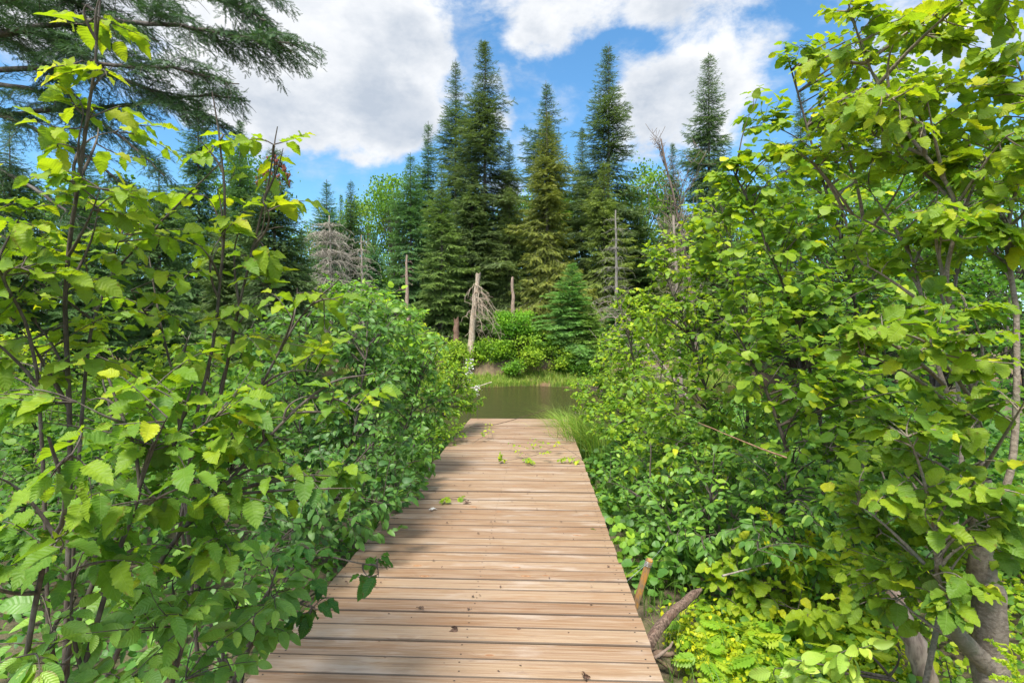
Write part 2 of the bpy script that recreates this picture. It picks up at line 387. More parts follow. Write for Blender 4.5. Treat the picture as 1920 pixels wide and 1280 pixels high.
# ------------------------------------------------------------------ terrain and water
def fbm(x, y, s=1.0):
    r = np.zeros_like(x)
    for i, (f, a) in enumerate(((.35, .5), (.9, .28), (2.1, .14), (4.7, .07))):
        r += a * np.sin(x * f * s + 1.7 * i + 1.3 * np.sin(y * f * s * .8 + i)) * np.cos(y * f * s * 1.1 + 2.1 * i + np.sin(x * f * s * .6))
    return r
def sstep(v, a, b):
    t = np.clip((v - a) / (b - a), 0, 1); return t * t * (3 - 2 * t)
def y_near(x): return 11.0 + 9.5 * sstep(-x, 2.6, 9.) + 5 * sstep(x, 2.5, 8) + .25 * np.sin(x * 1.7)
def y_far(x): return 27.0 + .4 * np.sin(x * .6 + 1) + .25 * np.sin(x * 1.9) + 4 * sstep(-x, 8, 20) + 3 * sstep(x, 12, 30)
def ground_z(x, y):
    n = fbm(x, y)
    near = -1.5 + 1.12 * sstep(y_near(x) - y, -.9, .9) + .05 * n + .13 * sstep(x, .5, .8) * sstep(7 - y, 0, 3) + .25 * sstep(x, 1.3, 3)
    d = y - y_far(x) + .25 * fbm(x * 3, y * 2)
    far = -1.5 + .73 * sstep(d, -1.2, .1) + .45 * sstep(d, 0, 1.6) + .72 * sstep(d, 1.55, 1.95) + .25 * sstep(d, 2, 8) + .12 * n * sstep(d, 0, 3)
    far = far + 3.0 * sstep(y, 60, 200)
    return np.maximum(near, far)
def build_ground():
    def axis(b, dense, lo, hi, step):
        mid = np.arange(lo, hi, step); a = lo - np.geomspace(step, lo - b[0], 24)[::-1] if b[0] < lo else np.array([]); c = hi + np.geomspace(step, b[1] - hi, 30)
        return np.concatenate([a, mid, c])
    xs = axis((-900, 900), 0, -24, 24, .25); ys = axis((-60, 1500), 0, -1, 44, .22)
    X, Yg = np.meshgrid(xs, ys); Z = ground_z(X, Yg)
    V = np.stack([X, Yg, Z], -1).reshape(-1, 3); idx = np.arange(X.size).reshape(X.shape)
    Fq = np.stack([idx[:-1, :-1], idx[:-1, 1:], idx[1:, 1:], idx[1:, :-1]], -1).reshape(-1, 4)
    o = link('ground', mesh('ground', V, Fq, M_SOIL)); tag(o, 'brown forest soil with leaf litter and the eroded river banks', kind='structure')
    V = np.array([(-300, 9, -.8), (300, 9, -.8), (300, 50, -.8), (-300, 50, -.8)]); 
    o = link('river', mesh('river', V, np.array([[0, 1, 2, 3]]), M_WATER, smooth=False)); tag(o, 'calm olive green river water beyond the end of the boardwalk', kind='structure')
build_ground()

# ------------------------------------------------------------------ boardwalk
DA = math.atan(.0462); DC = -.365
def deck(s, x, z=0.):      # s along the walk, x across from its centre line
    return np.array([DC + x * math.cos(DA) + s * math.sin(DA), s * math.cos(DA) - x * math.sin(DA), z])
def build_deck():
    root = thing('boardwalk', 'boardwalk of pale tan crosswise cedar planks leading down to the river', 'boardwalk', (DC, 0, 0))
    root.rotation_euler = (0, 0, -DA)
    pitch = .1455; bw = .1382; th = .036; hw = .915
    def boards(s0, n, zoff, nm):
        parts = []; sc = []
        for j in range(n):
            s = s0 + j * pitch; w = bw / 2 + R.normal(0, .0018); z = zoff + R.normal(0, .0016); rot = R.normal(0, .0009)
            b = .007
            prof = np.array([(-w, -th), (-w, -b), (-w + .3 * b, -.3 * b), (-w + b, 0), (-w * .33, .0006), (w * .33, .0006), (w - b, 0), (w - .3 * b, -.3 * b), (w, -b), (w, -th)])
            xs = np.array([-hw + R.normal(0, .003), -.45, 0, .45, hw + R.normal(0, .003)]); k = len(prof)
            bow = R.normal(0, .0012)
            V = np.array([(x, s + p[0] + rot * x + bow * (1 - (x / hw)**2), z + p[1]) for x in xs for p in prof])
            Fq = []
            for i in range(len(xs) - 1):
                for q in range(k):
                    a0, a1 = i * k + q, i * k + (q + 1) % k
                    Fq.append((a0, a0 + k, a1 + k, a1))
            # end caps as quad strips
            for base in (0, (len(xs) - 1) * k):
                for q in range(k // 2 - 1): Fq.append((base + q, base + q + 1, base + k - 2 - q, base + k - 1 - q) if base else (base + k - 1 - q, base + k - 2 - q, base + q + 1, base + q))
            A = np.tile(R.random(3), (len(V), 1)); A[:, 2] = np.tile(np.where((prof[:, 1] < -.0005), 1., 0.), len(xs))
            parts.append((V, np.array(Fq), A))
            for xx in (-hw + .05, 0., hw - .05):
                for dy in (-.038, .038): sc.append((xx + R.normal(0, .006), s + dy + R.normal(0, .005), z + .0012))
        V, Fq, A = cat_parts(parts)
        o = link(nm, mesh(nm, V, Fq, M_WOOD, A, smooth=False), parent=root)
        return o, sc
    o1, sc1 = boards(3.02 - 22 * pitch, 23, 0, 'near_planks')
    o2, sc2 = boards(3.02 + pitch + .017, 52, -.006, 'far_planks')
    s = np.array(sc1 + sc2); s = s[s[:, 1] > 1.5]; th_ = np.arange(6) / 6 * 2 * np.pi; r = .0048
    V = (s[:, None] + np.stack([np.cos(th_) * r, np.sin(th_) * r, np.zeros(6)], 1)[None]).reshape(-1, 3)
    idx = np.arange(len(V)).reshape(-1, 6)
    Fq = np.concatenate([idx[:, [0, 1, 2, 3]], idx[:, [0, 3, 4, 5]]])
    tag(link('screw_heads', mesh('screw_heads', V, Fq, M_SCREW, smooth=False), parent=root), kind='stuff')
    def box(x0, x1, y0, y1, z0, z1):
        V = np.array([(x, y, z) for x in (x0, x1) for y in (y0, y1) for z in (z0, z1)])
        return V, np.array([(0, 1, 3, 2), (4, 6, 7, 5), (0, 4, 5, 1), (2, 3, 7, 6), (0, 2, 6, 4), (1, 5, 7, 3)]), np.zeros((8, 3))
    for x in (-.86, 0, .86):
        V, Fq, A = box(x - .019, x + .019, -.2, 10.6, -.185, -.048)
        link('joist', mesh('joist', V, Fq, M_FRAME, smooth=False), parent=root)
    for y in (.6, 3.05, 5.6, 8.1, 10.4):
        for x in (-.80, .80):
            V, Fq, A = box(x - .04, x + .04, y - .04, y + .04, -1.9 if y > 9 else -.9, -.05)
            link('post', mesh('post', V, Fq, M_FRAME, smooth=False), parent=root)
build_deck()

# ------------------------------------------------------------------ broadleaf shrubs
def leaves_on(curves, nl, side0, size, t0=.3, droop=.25, updir=1., spread=.8, opp=False, jitn=.33):
    """alternate leaves along N twig curves -> pos, dir, normal, size, t"""
    N, K, _ = curves.shape
    t = np.linspace(t0, 1, nl)[None] + R.normal(0, .02, (N, nl)); t = np.clip(t, 0, .999)
    f = t * (K - 1); i = f.astype(int); w = (f - i)[..., None]; ar = np.arange(N)[:, None]
    pos = curves[ar, i] * (1 - w) + curves[ar, i + 1] * w; tan = nrm(curves[ar, i + 1] - curves[ar, i])
    up = np.array([0, 0, 1.]); sd_ = nrm(np.cross(tan, up) + R.normal(0, .12, tan.shape))
    sg = np.where((np.arange(nl)[None] + side0[:, None]) % 2 == 0, 1., -1.)[..., None]
    last = (np.arange(nl) == nl - 1)[None, :, None]
    dr = tan * (.55 + .9 * last) + sd_ * sg * spread * (1 - .75 * last) + np.array([0, 0, -droop]) + R.normal(0, .22, tan.shape)
    nr = up * updir + R.normal(0, jitn, tan.shape) + .25 * sd_ * sg + .25 * np.array([0, -1, 0])
    sz = size * R.uniform(.48, 1.15, (N, nl)) * (1 - .25 * (t > .93))
    dr = nrm(dr); pos = pos + dr * sz[..., None] * .13
    return pos.reshape(-1, 3), dr.reshape(-1, 3), nrm(nr).reshape(-1, 3), sz.ravel(), t.ravel(), (pos - dr * sz[..., None] * .13).reshape(-1, 3)

def stem_tube(ctrl, r0, r1, n=14, jit=.006, sides=7):
    c = smooth_curve(ctrl, n, jit); r = np.linspace(1, 0, n)**.8 * (r0 - r1) + r1
    return c, r, tubes(c, r, sides)

def shrub(name, label, cat, stems, blobs, size, tpls, mat, color=(1, 1, 1), cov=2.4, nl=7, tint=(.15, .75), bark=None, bark_col=(1, 1, 1),
          group=None, tl=.3, droop=.25, r_tw=.0022, pet=False, updir=1., low=0, jitn=.32, clear=None):
    """stems: [(ctrl pts, r0, r1)]; blobs: (px,py,Y,rx,ry,rY[,cov mult])"""
    base = np.array(stems[0][0][0]); root = thing(name, label, cat, base, group)
    bark = bark or M_STEM; sp = []
    def child(nm, V, Fc, m, A=None):
        o = link(nm, mesh(nm, V - base, Fc, m, A), parent=root); return o
    for ctrl, r0, r1 in stems:
        c, r, (V, Fq, A) = stem_tube(ctrl, r0, r1, n=max(10, 4 * len(ctrl)), jit=r0 * .08)
        o = child('stem', V, Fq, bark); o.color = tuple(bark_col) + (1,)
        sp.append(smooth_curve(c, 40))
    sp = np.concatenate(sp)
    TW = []; 
    for bl in blobs:
        px, py, Y, rx, ry, rY = bl[:6]; cm = bl[6] if len(bl) > 6 else 1
        c = P(px, py, Y); rad = np.array([rx / F * Y, rY, ry / F * Y])
        lpx = size * F / Y; area = math.pi * rx * ry
        nt = max(3, int(cov * cm * area / (lpx * lpx * .5 * nl)))
        nb = max(2, nt // 6)
        def samp(n, k0=.35):
            d = nrm(R.normal(0, 1, (n, 3))); return c + d * rad * (k0 + (1 - k0) * R.random((n, 1))**.6)
        be = samp(nb, .2) * 1.0
        dist = np.linalg.norm(be[:, None] - sp[None], axis=2) + .8 * np.maximum(0, sp[None, :, 2] - be[:, None, 2] + .15)
        k = dist.argmin(1); k = np.maximum(k - R.integers(0, 4, nb), 0)
        bs_ = sp[k]; ml = (bs_ + be) / 2 + np.array([0, 0, 1]) * .12 * np.linalg.norm(be - bs_, axis=1, keepdims=True) + R.normal(0, .03, (nb, 3))
        bc = bez(bs_, ml, be, 8)
        L = np.linalg.norm(be - bs_, axis=1)
        V, Fq, A = tubes(bc, np.linspace(2.1, .45, 8)[None] * (r_tw * (1 + L))[:, None], 5)
        TW.append((V, Fq, A))
        bp = bc[:, 3:].reshape(-1, 3)
        te = samp(nt)
        dist = np.linalg.norm(te[:, None] - bp[None], axis=2) + .6 * np.maximum(0, bp[None, :, 2] - te[:, None, 2])
        ts = bp[dist.argmin(1)]; dv = te - ts; ln = np.linalg.norm(dv, axis=1, keepdims=True)
        mx = tl * np.clip(size / .08, .6, 1.6); te = np.where(ln > mx * 1.6, ts + dv / ln * mx * 1.6, te)
        te = np.where(ln < mx * .35, ts + dv / np.maximum(ln, 1e-3) * mx * .45, te)
        # keep the twig's far end inside the blob by moving its start when it was cut short
        mm = (ts + te) / 2 + R.normal(0, .02, ts.shape) + np.array([0, 0, .1]) * np.linalg.norm(te - ts, axis=1, keepdims=True)
        tc = bez(ts, mm, te, 6)
        if clear is not None: tc = tc[clear(te)]
        TW.append(tubes(tc, np.linspace(1.1, .45, 6)[None] * np.full((len(tc), 1), r_tw), 4))
        yield_curves.append(tc)
    curves = np.concatenate(yield_curves); yield_curves.clear()
    pos, dr, nr, sz, t, att = leaves_on(curves, nl, R.integers(0, 2, len(curves)), size, t0=.22, droop=droop, updir=updir, jitn=jitn)
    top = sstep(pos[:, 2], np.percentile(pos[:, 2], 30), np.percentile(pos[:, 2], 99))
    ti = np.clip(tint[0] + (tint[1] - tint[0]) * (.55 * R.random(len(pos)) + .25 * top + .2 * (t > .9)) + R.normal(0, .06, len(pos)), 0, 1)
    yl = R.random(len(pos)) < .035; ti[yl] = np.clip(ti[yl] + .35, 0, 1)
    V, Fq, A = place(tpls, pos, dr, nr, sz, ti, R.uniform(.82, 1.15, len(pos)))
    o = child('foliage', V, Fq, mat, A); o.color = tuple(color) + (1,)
    if pet:
        pc = bez(att, (att + pos) / 2 - np.array([0, 0, .003]), pos, 3)
        TW.append(tubes(pc, np.full((len(pc), 3), .0009), 3))
    V, Fq, A = cat_parts(TW); o = child('twigs', V, Fq, bark, A); o.color = tuple(bark_col) + (1,)
    return root
LV = []; yield_curves = []

def g(x, y, dz=0): return np.array([x, y, float(ground_z(np.array(x), np.array(y))) + dz - .03])

# ------------------------------------------------------------------ conifers
def spray(bc, L, spacing, l2f, sp_size, droop, tip_t=0.12, dens=1.):
    """branch curve (K,3) of length L -> sprig arrays pos, dir, nrm, size"""
    K = len(bc); ns = max(3, int(L / spacing)); t = np.linspace(tip_t, 1, ns) + R.normal(0, .01, ns); t = np.clip(t, 0, .999)
    f = t * (K - 1); i = f.astype(int); w = (f - i)[:, None]
    p = bc[i] * (1 - w) + bc[i + 1] * w; tg = nrm(bc[i + 1] - bc[i]); up = np.array([0, 0, 1.])
    sd_ = nrm(np.cross(tg, up)); P_, D_, S_ = [], [], []
    for s in (-1, 1):
        l2 = (l2f * L * (1 - t)**.8 * np.minimum(1, t * 4 + .3) + sp_size * .9) * R.uniform(.6, 1.15, ns)
        d = nrm(tg * .75 + sd_ * s * .85 + R.normal(0, .12, tg.shape) - up * droop * .35)
        m = max(1, int(np.ceil(l2.max() / (sp_size * .55) * dens)))
        q = (np.arange(m) + .2) / m
        for qi in q:
            keep = (qi * l2.max()) < l2
            if not keep.any(): continue
            off = qi * l2.max()
            pp = p[keep] + d[keep] * off - up * droop * off**2 * .35
            dd = nrm(d[keep] + R.normal(0, .22, (keep.sum(), 3)) + tg[keep] * R.normal(.15, .3, (keep.sum(), 1)) - up * droop * R.uniform(.1, .9, (keep.sum(), 1)))
            P_.append(pp); D_.append(dd); S_.append(sp_size * R.uniform(.7, 1.15, keep.sum()))
    P_.append(p); D_.append(nrm(tg + R.normal(0, .12, tg.shape))); S_.append(sp_size * R.uniform(.8, 1.2, ns))
    return np.concatenate(P_), np.concatenate(D_), np.concatenate(S_)

def conifer_mesh(name, H, Rb, seed, tpls=None, sp=.26, gap=.42, nb=7, power=.85, bare=.06, sag=.35, droop=.5, irregular=.25, dens=1., lower_thin=0, tr=.17, l2f=.42, spire=0.):
    global R
    keepR = R; R = np.random.default_rng(seed); tpls = tpls or SPRIG_FAR
    Pp, D, S, BC, BR = [], [], [], [], []
    h = bare * H
    while h < H * .985:
        u = h / H
        prof = (1 - u)**power
        if spire: prof = prof * (1 - spire * sstep(np.array(u), .45, .8)) 
        n = nb if u < .85 else max(4, nb - 2)
        a0 = R.random() * 6.28
        for k in range(n):
            if R.random() < lower_thin * (1 - u)**1.5: continue
            a = a0 + k * 6.283 / n + R.normal(0, .25)
            L = max(.12, Rb * prof * R.uniform(1 - irregular, 1 + irregular * .6) * min(1, .55 + 3 * u))
            L *= 1 + .32 * math.sin(a + seed) * math.sin(h * .9 + seed * 2) + .18 * math.sin(2 * a + h * 1.7)
            if math.sin(3 * a + h * 2.3 + seed) * math.sin(h * 1.1 + a) > .72: continue
            e = .75 * u**2 - .25 + R.normal(0, .08)
            s = np.linspace(0, 1, 7)
            zz = L * (e * s - sag * s**2 + (sag * .75) * s**3.5)
            bend = R.normal(0, .12)
            bc = np.stack([np.cos(a + bend * s) * L * s, np.sin(a + bend * s) * L * s, h + R.uniform(-.1, .1) + zz], 1)
            p, d, sz = spray(bc, L, sp * .75, l2f, sp * (1 if u < .8 else .8), droop * (1 - .6 * u), dens=dens)
            Pp.append(p); D.append(d); S.append(sz * (1 - .45 * sstep(np.array(u), .7, 1.))); BC.append(bc); BR.append(np.linspace(1, .25, 7) * (.006 + .010 * L))
        h += gap * (1 - .62 * u) * R.uniform(.75, 1.2)
    tp = np.linspace(H * .93, H * .99, 12)
    Pp.append(np.stack([tp * 0, tp * 0, tp], 1)); D.append(nrm(np.array([0, 0, 1.]) + R.normal(0, .28, (12, 3)))); S.append(np.full(12, sp * .5))
    pos, dr, sz = np.concatenate(Pp), np.concatenate(D), np.concatenate(S)
    nr = nrm(np.array([0, 0, 1.]) + R.normal(0, .4, pos.shape))
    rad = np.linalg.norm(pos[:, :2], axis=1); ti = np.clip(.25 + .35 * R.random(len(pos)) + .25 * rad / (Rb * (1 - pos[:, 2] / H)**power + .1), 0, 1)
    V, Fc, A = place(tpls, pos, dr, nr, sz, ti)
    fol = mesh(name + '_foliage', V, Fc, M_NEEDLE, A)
    n = 14; tc = np.stack([np.cumsum(R.normal(0, .012, n)) * H / 18, np.cumsum(R.normal(0, .012, n)) * H / 18, np.linspace(-.4, H, n)], 1)
    V, Fc, A = tubes(tc, np.linspace(1, .06, n) * tr, 9); trunk = mesh(name + '_trunk', V, Fc, M_BARK, A)
    V, Fc, A = tubes(np.array(BC), np.array(BR), 4); br = mesh(name + '_branches', V, Fc, M_BARK, A)
    R = keepR; print(name, len(pos)); return fol, trunk, br

def put_tree(name, meshes, label, cat, loc, h, H0, wid=1., rot=0., color=(1, 1, 1), bark=(1, 1, 1), group=None, parts=('foliage', 'trunk', 'branches'), lean=(0, 0)):
    t = thing(name, label, cat, loc, group); s = h / H0
    t.scale = (s * wid, s * wid, s); t.rotation_euler = (lean[0], lean[1], rot)
    for nm, me in zip(parts, meshes):
        o = link(nm, me, parent=t); o.color = tuple(color if nm in ('foliage', 'crown') else bark) + (1,)
    return t

SPIRE_A = conifer_mesh('spire_a', 20, 3.3, 1, gap=.40, nb=9, power=.80, bare=.1, sag=.30, droop=.45, irregular=.45, lower_thin=.15, sp=.27, l2f=.34)
SPIRE_B = conifer_mesh('spire_b', 20, 3.2, 2, gap=.44, nb=8, power=.82, bare=.14, sag=.35, droop=.5, irregular=.5, lower_thin=.3, sp=.26, l2f=.34)
SPIRE_C = conifer_mesh('spire_c', 18, 2.5, 3, gap=.40, nb=8, power=.7, bare=.05, sag=.4, droop=.65, irregular=.4, lower_thin=.1, sp=.27)
BROAD_A = conifer_mesh('broad_a', 14, 3.3, 4, gap=.38, nb=8, power=.85, bare=.02, sag=.25, droop=.35, irregular=.25, sp=.25)
DROOPY = conifer_mesh('droopy', 15, 2.6, 5, gap=.36, nb=8, power=.62, bare=.05, sag=.6, droop=.9, irregular=.4, sp=.24, l2f=.35)
YOUNG = conifer_mesh('young', 4.6, 1.65, 6, gap=.16, nb=8, power=.78, bare=.02, sag=-.15, droop=.1, irregular=.3, sp=.14, tr=.05, l2f=.45)

def far_tree(name, tpl, px, py, Y, label, wid=1., color=(1, 1, 1), cat='conifer', rot=None, group=None, bark=(1, 1, 1)):
    meshes, H0 = tpl; x = (px - CX) / F * Y; z0 = float(ground_z(np.array(x), np.array(Y)))
    h = EYE + (CY - py) / F * Y - z0
    return put_tree(name, meshes, label, cat, (x, Y, z0 - .05), h, H0, wid, px * .37 if rot is None else rot, color, bark, group)
SA, SB, SCc, BA, DR, YG = (SPIRE_A, 20), (SPIRE_B, 20), (SPIRE_C, 18), (BROAD_A, 14), (DROOPY, 15), (YOUNG, 4.6)
FG = 'tall conifers along the far bank'
far_tree('spruce_tree', SA, 908, 73, 36, 'tallest dark spruce with dense pointed crown, just left of the centre of the treeline', 1.15, (1.1, 1.05, .95), group=FG)
far_tree('spruce_tree', SB, 854, 110, 38.5, 'slim dark spruce spire immediately left of the tallest spruce', .95, (1.05, 1.1, 1.05), group=FG)
far_tree('spruce_tree', SCc, 803, 226, 39, 'fresh green narrow spruce rising behind the bluish fir', .85, (.95, 1.25, 1), group=FG)
far_tree('fir_tree', BA, 770, 284, 35, 'full bluish green fir with branches down to the ground, left of the slender olive one', .95, (1.1, 1.5, 1.3), cat='conifer', group=FG)
far_tree('fir_tree', BA, 828, 300, 32.5, 'olive green fir with brownish tip standing behind the thin grey snag stump', .85, (1.5, 1.55, .85), rot=2., group=FG)
far_tree('spruce_tree', SB, 1025, 152, 41, 'dark bluish spruce rising directly behind the rusty yellow spruce', 1.25, (.95, 1.05, 1.0), rot=1., group=FG)
far_tree('spruce_tree', DR, 1026, 208, 33.5, 'rusty yellow green spruce with drooping boughs, in the middle of the treeline', 1.0, (2.0, 1.5, .6), group=FG)
far_tree('spruce_tree', SA, 1091, 236, 41, 'narrow dark spire between the rusty spruce and the second tallest spruce', .8, (1., 1.1, .95), rot=.4, group=FG)
far_tree('spruce_tree', SB, 1138, 80, 37.5, 'tall see-through spruce spire with thin branches, above the bare grey trunk', 1.2, (1.1, 1.1, .95), rot=2.2, group=FG)
far_tree('spruce_tree', SCc, 1328, 97, 38, 'tall ragged grey green spruce above the top of the right shrubs', 1.0, (1.05, 1.15, 1.1), rot=.2, group=FG)
far_tree('spruce_tree', SA, 1261, 265, 43, 'narrow grey green spire behind the leafless birch', .75, (1.0, 1.1, 1.0), rot=3, group=FG)
far_tree('spruce_tree', BA, 613, 335, 41, 'small bluish pointed spruce above the dead silver tree', 1.0, (.9, 1.35, 1.6), rot=4, group=FG)
far_tree('spruce_tree', SCc, 658, 335, 43, 'narrow dark green spruce right of the small bluish one', .9, (.8, 1.05, .95), rot=1, group=FG)
far_tree('spruce_tree', SA, 640, 362, 46, 'thin spire tip peeking between the bluish spruce and its dark neighbour', .7, (1.2, 1.5, .8), rot=5, group=FG)
far_tree('spruce_tree', SCc, 955, 262, 37, 'shorter dark spruce against the right flank of the tallest spruce', .9, (1.1, 1.15, 1.0), rot=2.7, group=FG)
far_tree('spruce_tree', DR, 885, 300, 35, 'grey green lichen hung spruce filling the space under the tallest spruce', 1.1, (1.35, 1.35, 1.0), rot=1.2, group=FG)
far_tree('spruce_tree', DR, 955, 345, 34.5, 'lichen hung olive spruce left of the rusty yellow spruce', .95, (1.5, 1.4, .85), rot=3.9, group=FG)
far_tree('spruce_tree', DR, 1132, 300, 34, 'olive spruce with loose boughs around the bare grey trunk', 1.05, (1.9, 1.7, .75), rot=.5, group=FG)
far_tree('spruce_tree', BA, 1195, 350, 37, 'broad dull green spruce right of the bare grey trunk', 1.0, (1.2, 1.4, .9), rot=.8, group=FG)
far_tree('spruce_tree', DR, 1255, 400, 34, 'brownish grey thinning spruce behind the pale birch trunk', .9, (1.7, 1.3, 1.1), rot=5.2, group=FG)
far_tree('spruce_tree', DR, 700, 430, 36, 'pale bluish green spruce behind the reddish snag post', 1.1, (1.0, 1.6, 1.5), rot=2.1, group=FG)
far_tree('spruce_tree', BA, 1340, 330, 33, 'dull green spruce half hidden by the upper edge of the right shrubs', 1.1, (1.1, 1.25, .9), rot=1.7, group=FG)
# young firs on the bank
YGG = 'young firs on the far bank'
far_tree('young_fir', YG, 1073, 492, 29.6, 'bright blue green young fir, the tallest of the little firs above the river', 1.15, (1.6, 2.2, 1.25), group=YGG)
far_tree('young_fir', YG, 1108, 566, 29.0, 'small yellowish green fir in front of the tallest young fir', 1.1, (2.0, 2.2, .9), group=YGG)
far_tree('young_fir', YG, 1158, 548, 30.0, 'dark green young fir at the right end of the little firs', 1.0, (1.2, 1.7, 1.0), group=YGG)
far_tree('young_fir', YG, 1048, 590, 30.4, 'low green young fir tucked behind the left side of the tallest young fir', 1.0, (1.4, 2.0, 1.1), group=YGG)
# forest behind the left shrubs
LG = 'spruces of the left riverside wood'
far_tree('spruce_tree', SCc, 372, 140, 24, 'dark spire left of the mid sky, seen under the overhanging spruce bough', .9, (.85, 1.15, .9), rot=.1, group=LG)
far_tree('spruce_tree', SA, 451, 222, 28, 'small narrow spruce tip between the dark spire and the cone bearing spruce', .9, (1.0, 1.35, 1.1), rot=.6, group=LG)
far_tree('spruce_tree', DR, 515, 272, 20, 'dense dark spruce whose top carries red brown cones', 1.25, (.85, .95, .7), rot=1.9, group=LG)
far_tree('spruce_tree', DR, 300, 290, 17, 'broad shaded spruce behind the tall alder saplings', 1.1, (.95, 1.2, .8), rot=4.1, group=LG)
far_tree('spruce_tree', BA, 160, 250, 15, 'dark spruce behind the tallest alder sapling', .9, (.8, 1.1, .85), rot=2.6, group=LG)
far_tree('spruce_tree', DR, 20, 220, 14, 'dark spruce at the left edge under the big overhanging boughs', 1.0, (.8, 1.0, .85), rot=5.6, group=LG)
far_tree('spruce_tree', BA, 566, 430, 27, 'short blackish spruce at the right edge of the left wood', .9, (.75, .9, .9), rot=3.3, group=LG)
far_tree('spruce_tree', DR, 420, 380, 21.5, 'grey green spruce low behind the middle alder stems', 1.1, (1.3, 1.3, 1.0), rot=2.3, group=LG)
# forest behind the right shrubs
RG = 'spruces behind the right shrubs'
far_tree('spruce_tree', SB, 1500, 165, 27, 'dark spruce spire showing through the crown of the right alders', .9, (.9, 1.0, 1.0), rot=.9, group=RG)
far_tree('spruce_tree', SCc, 1640, 200, 26, 'second spruce spire behind the right alders, close to the frame corner', .9, (.85, 1.0, .9), rot=2.9, group=RG)
far_tree('spruce_tree', DR, 1440, 300, 30, 'olive spruce hidden behind the shoulder of the right alders', 1.1, (1.2, 1.3, .8), rot=2.9, group=RG)

# red brown cones hanging in the upper crown of the dense dark spruce
def cones():
    par = next(o for o in bpy.data.objects if o.get('label', '').startswith('dense dark spruce')); r = np.random.default_rng(3)
    q = np.array([[0, 0, 0], [.004, 0, -.05], [0, 0, -.12]]); V, Fc, A = tubes(q, np.array([.014, .034, .012]), 6); me = mesh('cone', V, Fc, M_CONE, A)
    bpy.context.view_layer.update(); inv = par.matrix_world.inverted(); s_ = par.scale[2]
    for k in range(90):
        a = r.uniform(0, 6.28); u = r.uniform(.03, .15); z = 1 - u; rad = 3.0 * u**.62 * r.uniform(.7, 1.05)
        o = link('cone', me, parent=par); o.location = (math.cos(a) * rad, math.sin(a) * rad, 15 * z - .1); o.scale = (1.6, 1.6, 1.5)
cones()

# ------------------------------------------------------------------ distant broadleaf trees
def broad_mesh(name, H, W, seed, n_cl=120, per=75, ls=.19, low=.18):
    global R
    keepR = R; R = np.random.default_rng(seed)
    lim = []; tc = np.stack([np.cumsum(R.normal(0, .05, 10)), np.cumsum(R.normal(0, .05, 10)), np.linspace(-.4, H * .82, 10)], 1)
    tr = tubes(tc, np.linspace(1, .12, 10) * .15, 8)
    d = nrm(R.normal(0, 1, (n_cl, 3))); rr = R.uniform(.45, 1, (n_cl, 1))**.5
    u = (d * rr)[:, 2] * .5 + .5; wz = np.sin(np.pi * np.clip(u, .03, .97))**.55
    c = np.stack([d[:, 0] * rr[:, 0] * W * (.75 + .25 * wz), d[:, 1] * rr[:, 0] * W * (.75 + .25 * wz), H * (low + (1 - low) * u)], 1)
    c += R.normal(0, .25, c.shape)
    k = np.clip(((c[:, 2] / H - .22) * 10).astype(int), 1, 8)
    st = tc[k]; mid = (st + c) / 2 + np.array([0, 0, .3]); br = tubes(bez(st, mid, c, 7), np.linspace(1, .2, 7)[None] * np.full((n_cl, 1), .045), 4)
    pos = (c[:, None] + R.normal(0, 1, (n_cl, per, 3)) * np.array([.42, .42, .26]) * R.uniform(.7, 1.4, (n_cl, 1, 1))).reshape(-1, 3)
    dr = nrm(R.normal(0, 1, pos.shape) - np.array([0, 0, .3])); nr = nrm(np.array([0, 0, .9]) + R.normal(0, .6, pos.shape))
    ti = np.clip(np.repeat(R.uniform(.1, .7, n_cl), per) + R.normal(0, .12, len(pos)), 0, 1)
    V, Fc, A = place(LOW, pos, dr, nr, R.uniform(.7, 1.2, len(pos)) * ls, ti)
    f = mesh(name + '_crown', V, Fc, M_FAR, A); t = mesh(name + '_trunk', *tr[:2], M_BARK, tr[2]); b = mesh(name + '_branches', *br[:2], M_BARK, br[2])
    R = keepR; return f, t, b
BR_A, BR_B = broad_mesh('maple', 12, 3.3, 21), broad_mesh('poplar', 12, 2.5, 22, 100, 80)
def broad(px, py, Y, label, wid=1., color=(1, 1, 1), tpl=0, group='broadleaf trees behind the conifers'):
    x = (px - CX) / F * Y; z0 = float(ground_z(np.array(x), np.array(Y))); h = EYE + (CY - py) / F * Y - z0
    put_tree('broadleaf_tree', (BR_A, BR_B)[tpl], label, 'tree', (x, Y, z0 - .05), h, 12, wid * (12 / h)**.3, px * .61, color, (1, 1, 1), group, ('crown', 'trunk', 'branches'))
broad(690, 352, 47, 'bright green leafy tree filling the gap right of the small spruces', 1.0, (1.3, 1.35, 1.0))
broad(745, 310, 45, 'taller fresh green leafy tree behind the bluish fir', .9, (1.1, 1.3, .9), 1)
broad(590, 420, 49, 'dull green leafy tree low in the sky gap behind the dead silver tree', 1.1, (.9, 1.1, .9))
broad(640, 400, 52, 'yellow green leafy tree behind the two small spruces', .9, (1.35, 1.3, .8), 1)
broad(1205, 305, 44, 'light green leafy treetop right of the see-through spruce', 1.0, (1.2, 1.35, .95), 1)
broad(1390, 335, 36, 'soft green leafy tree beside the ragged tall spruce', .9, (1.1, 1.3, .95))
broad(1000, 345, 50, 'leafy tree glimpsed between the tallest spruce and the rusty one', 1.0, (1.0, 1.35, 1.0))
broad(1075, 350, 48, 'leafy tree glimpsed under the narrow dark spire', 1.1, (1.1, 1.4, 1.0), 1)
broad(880, 380, 52, 'shaded leafy tree behind the trunks of the tallest spruces', 1.3, (.8, 1.1, .9))
broad(1290, 395, 42, 'olive leafy tree behind the leafless birch crown', 1.1, (.9, 1.0, .9))
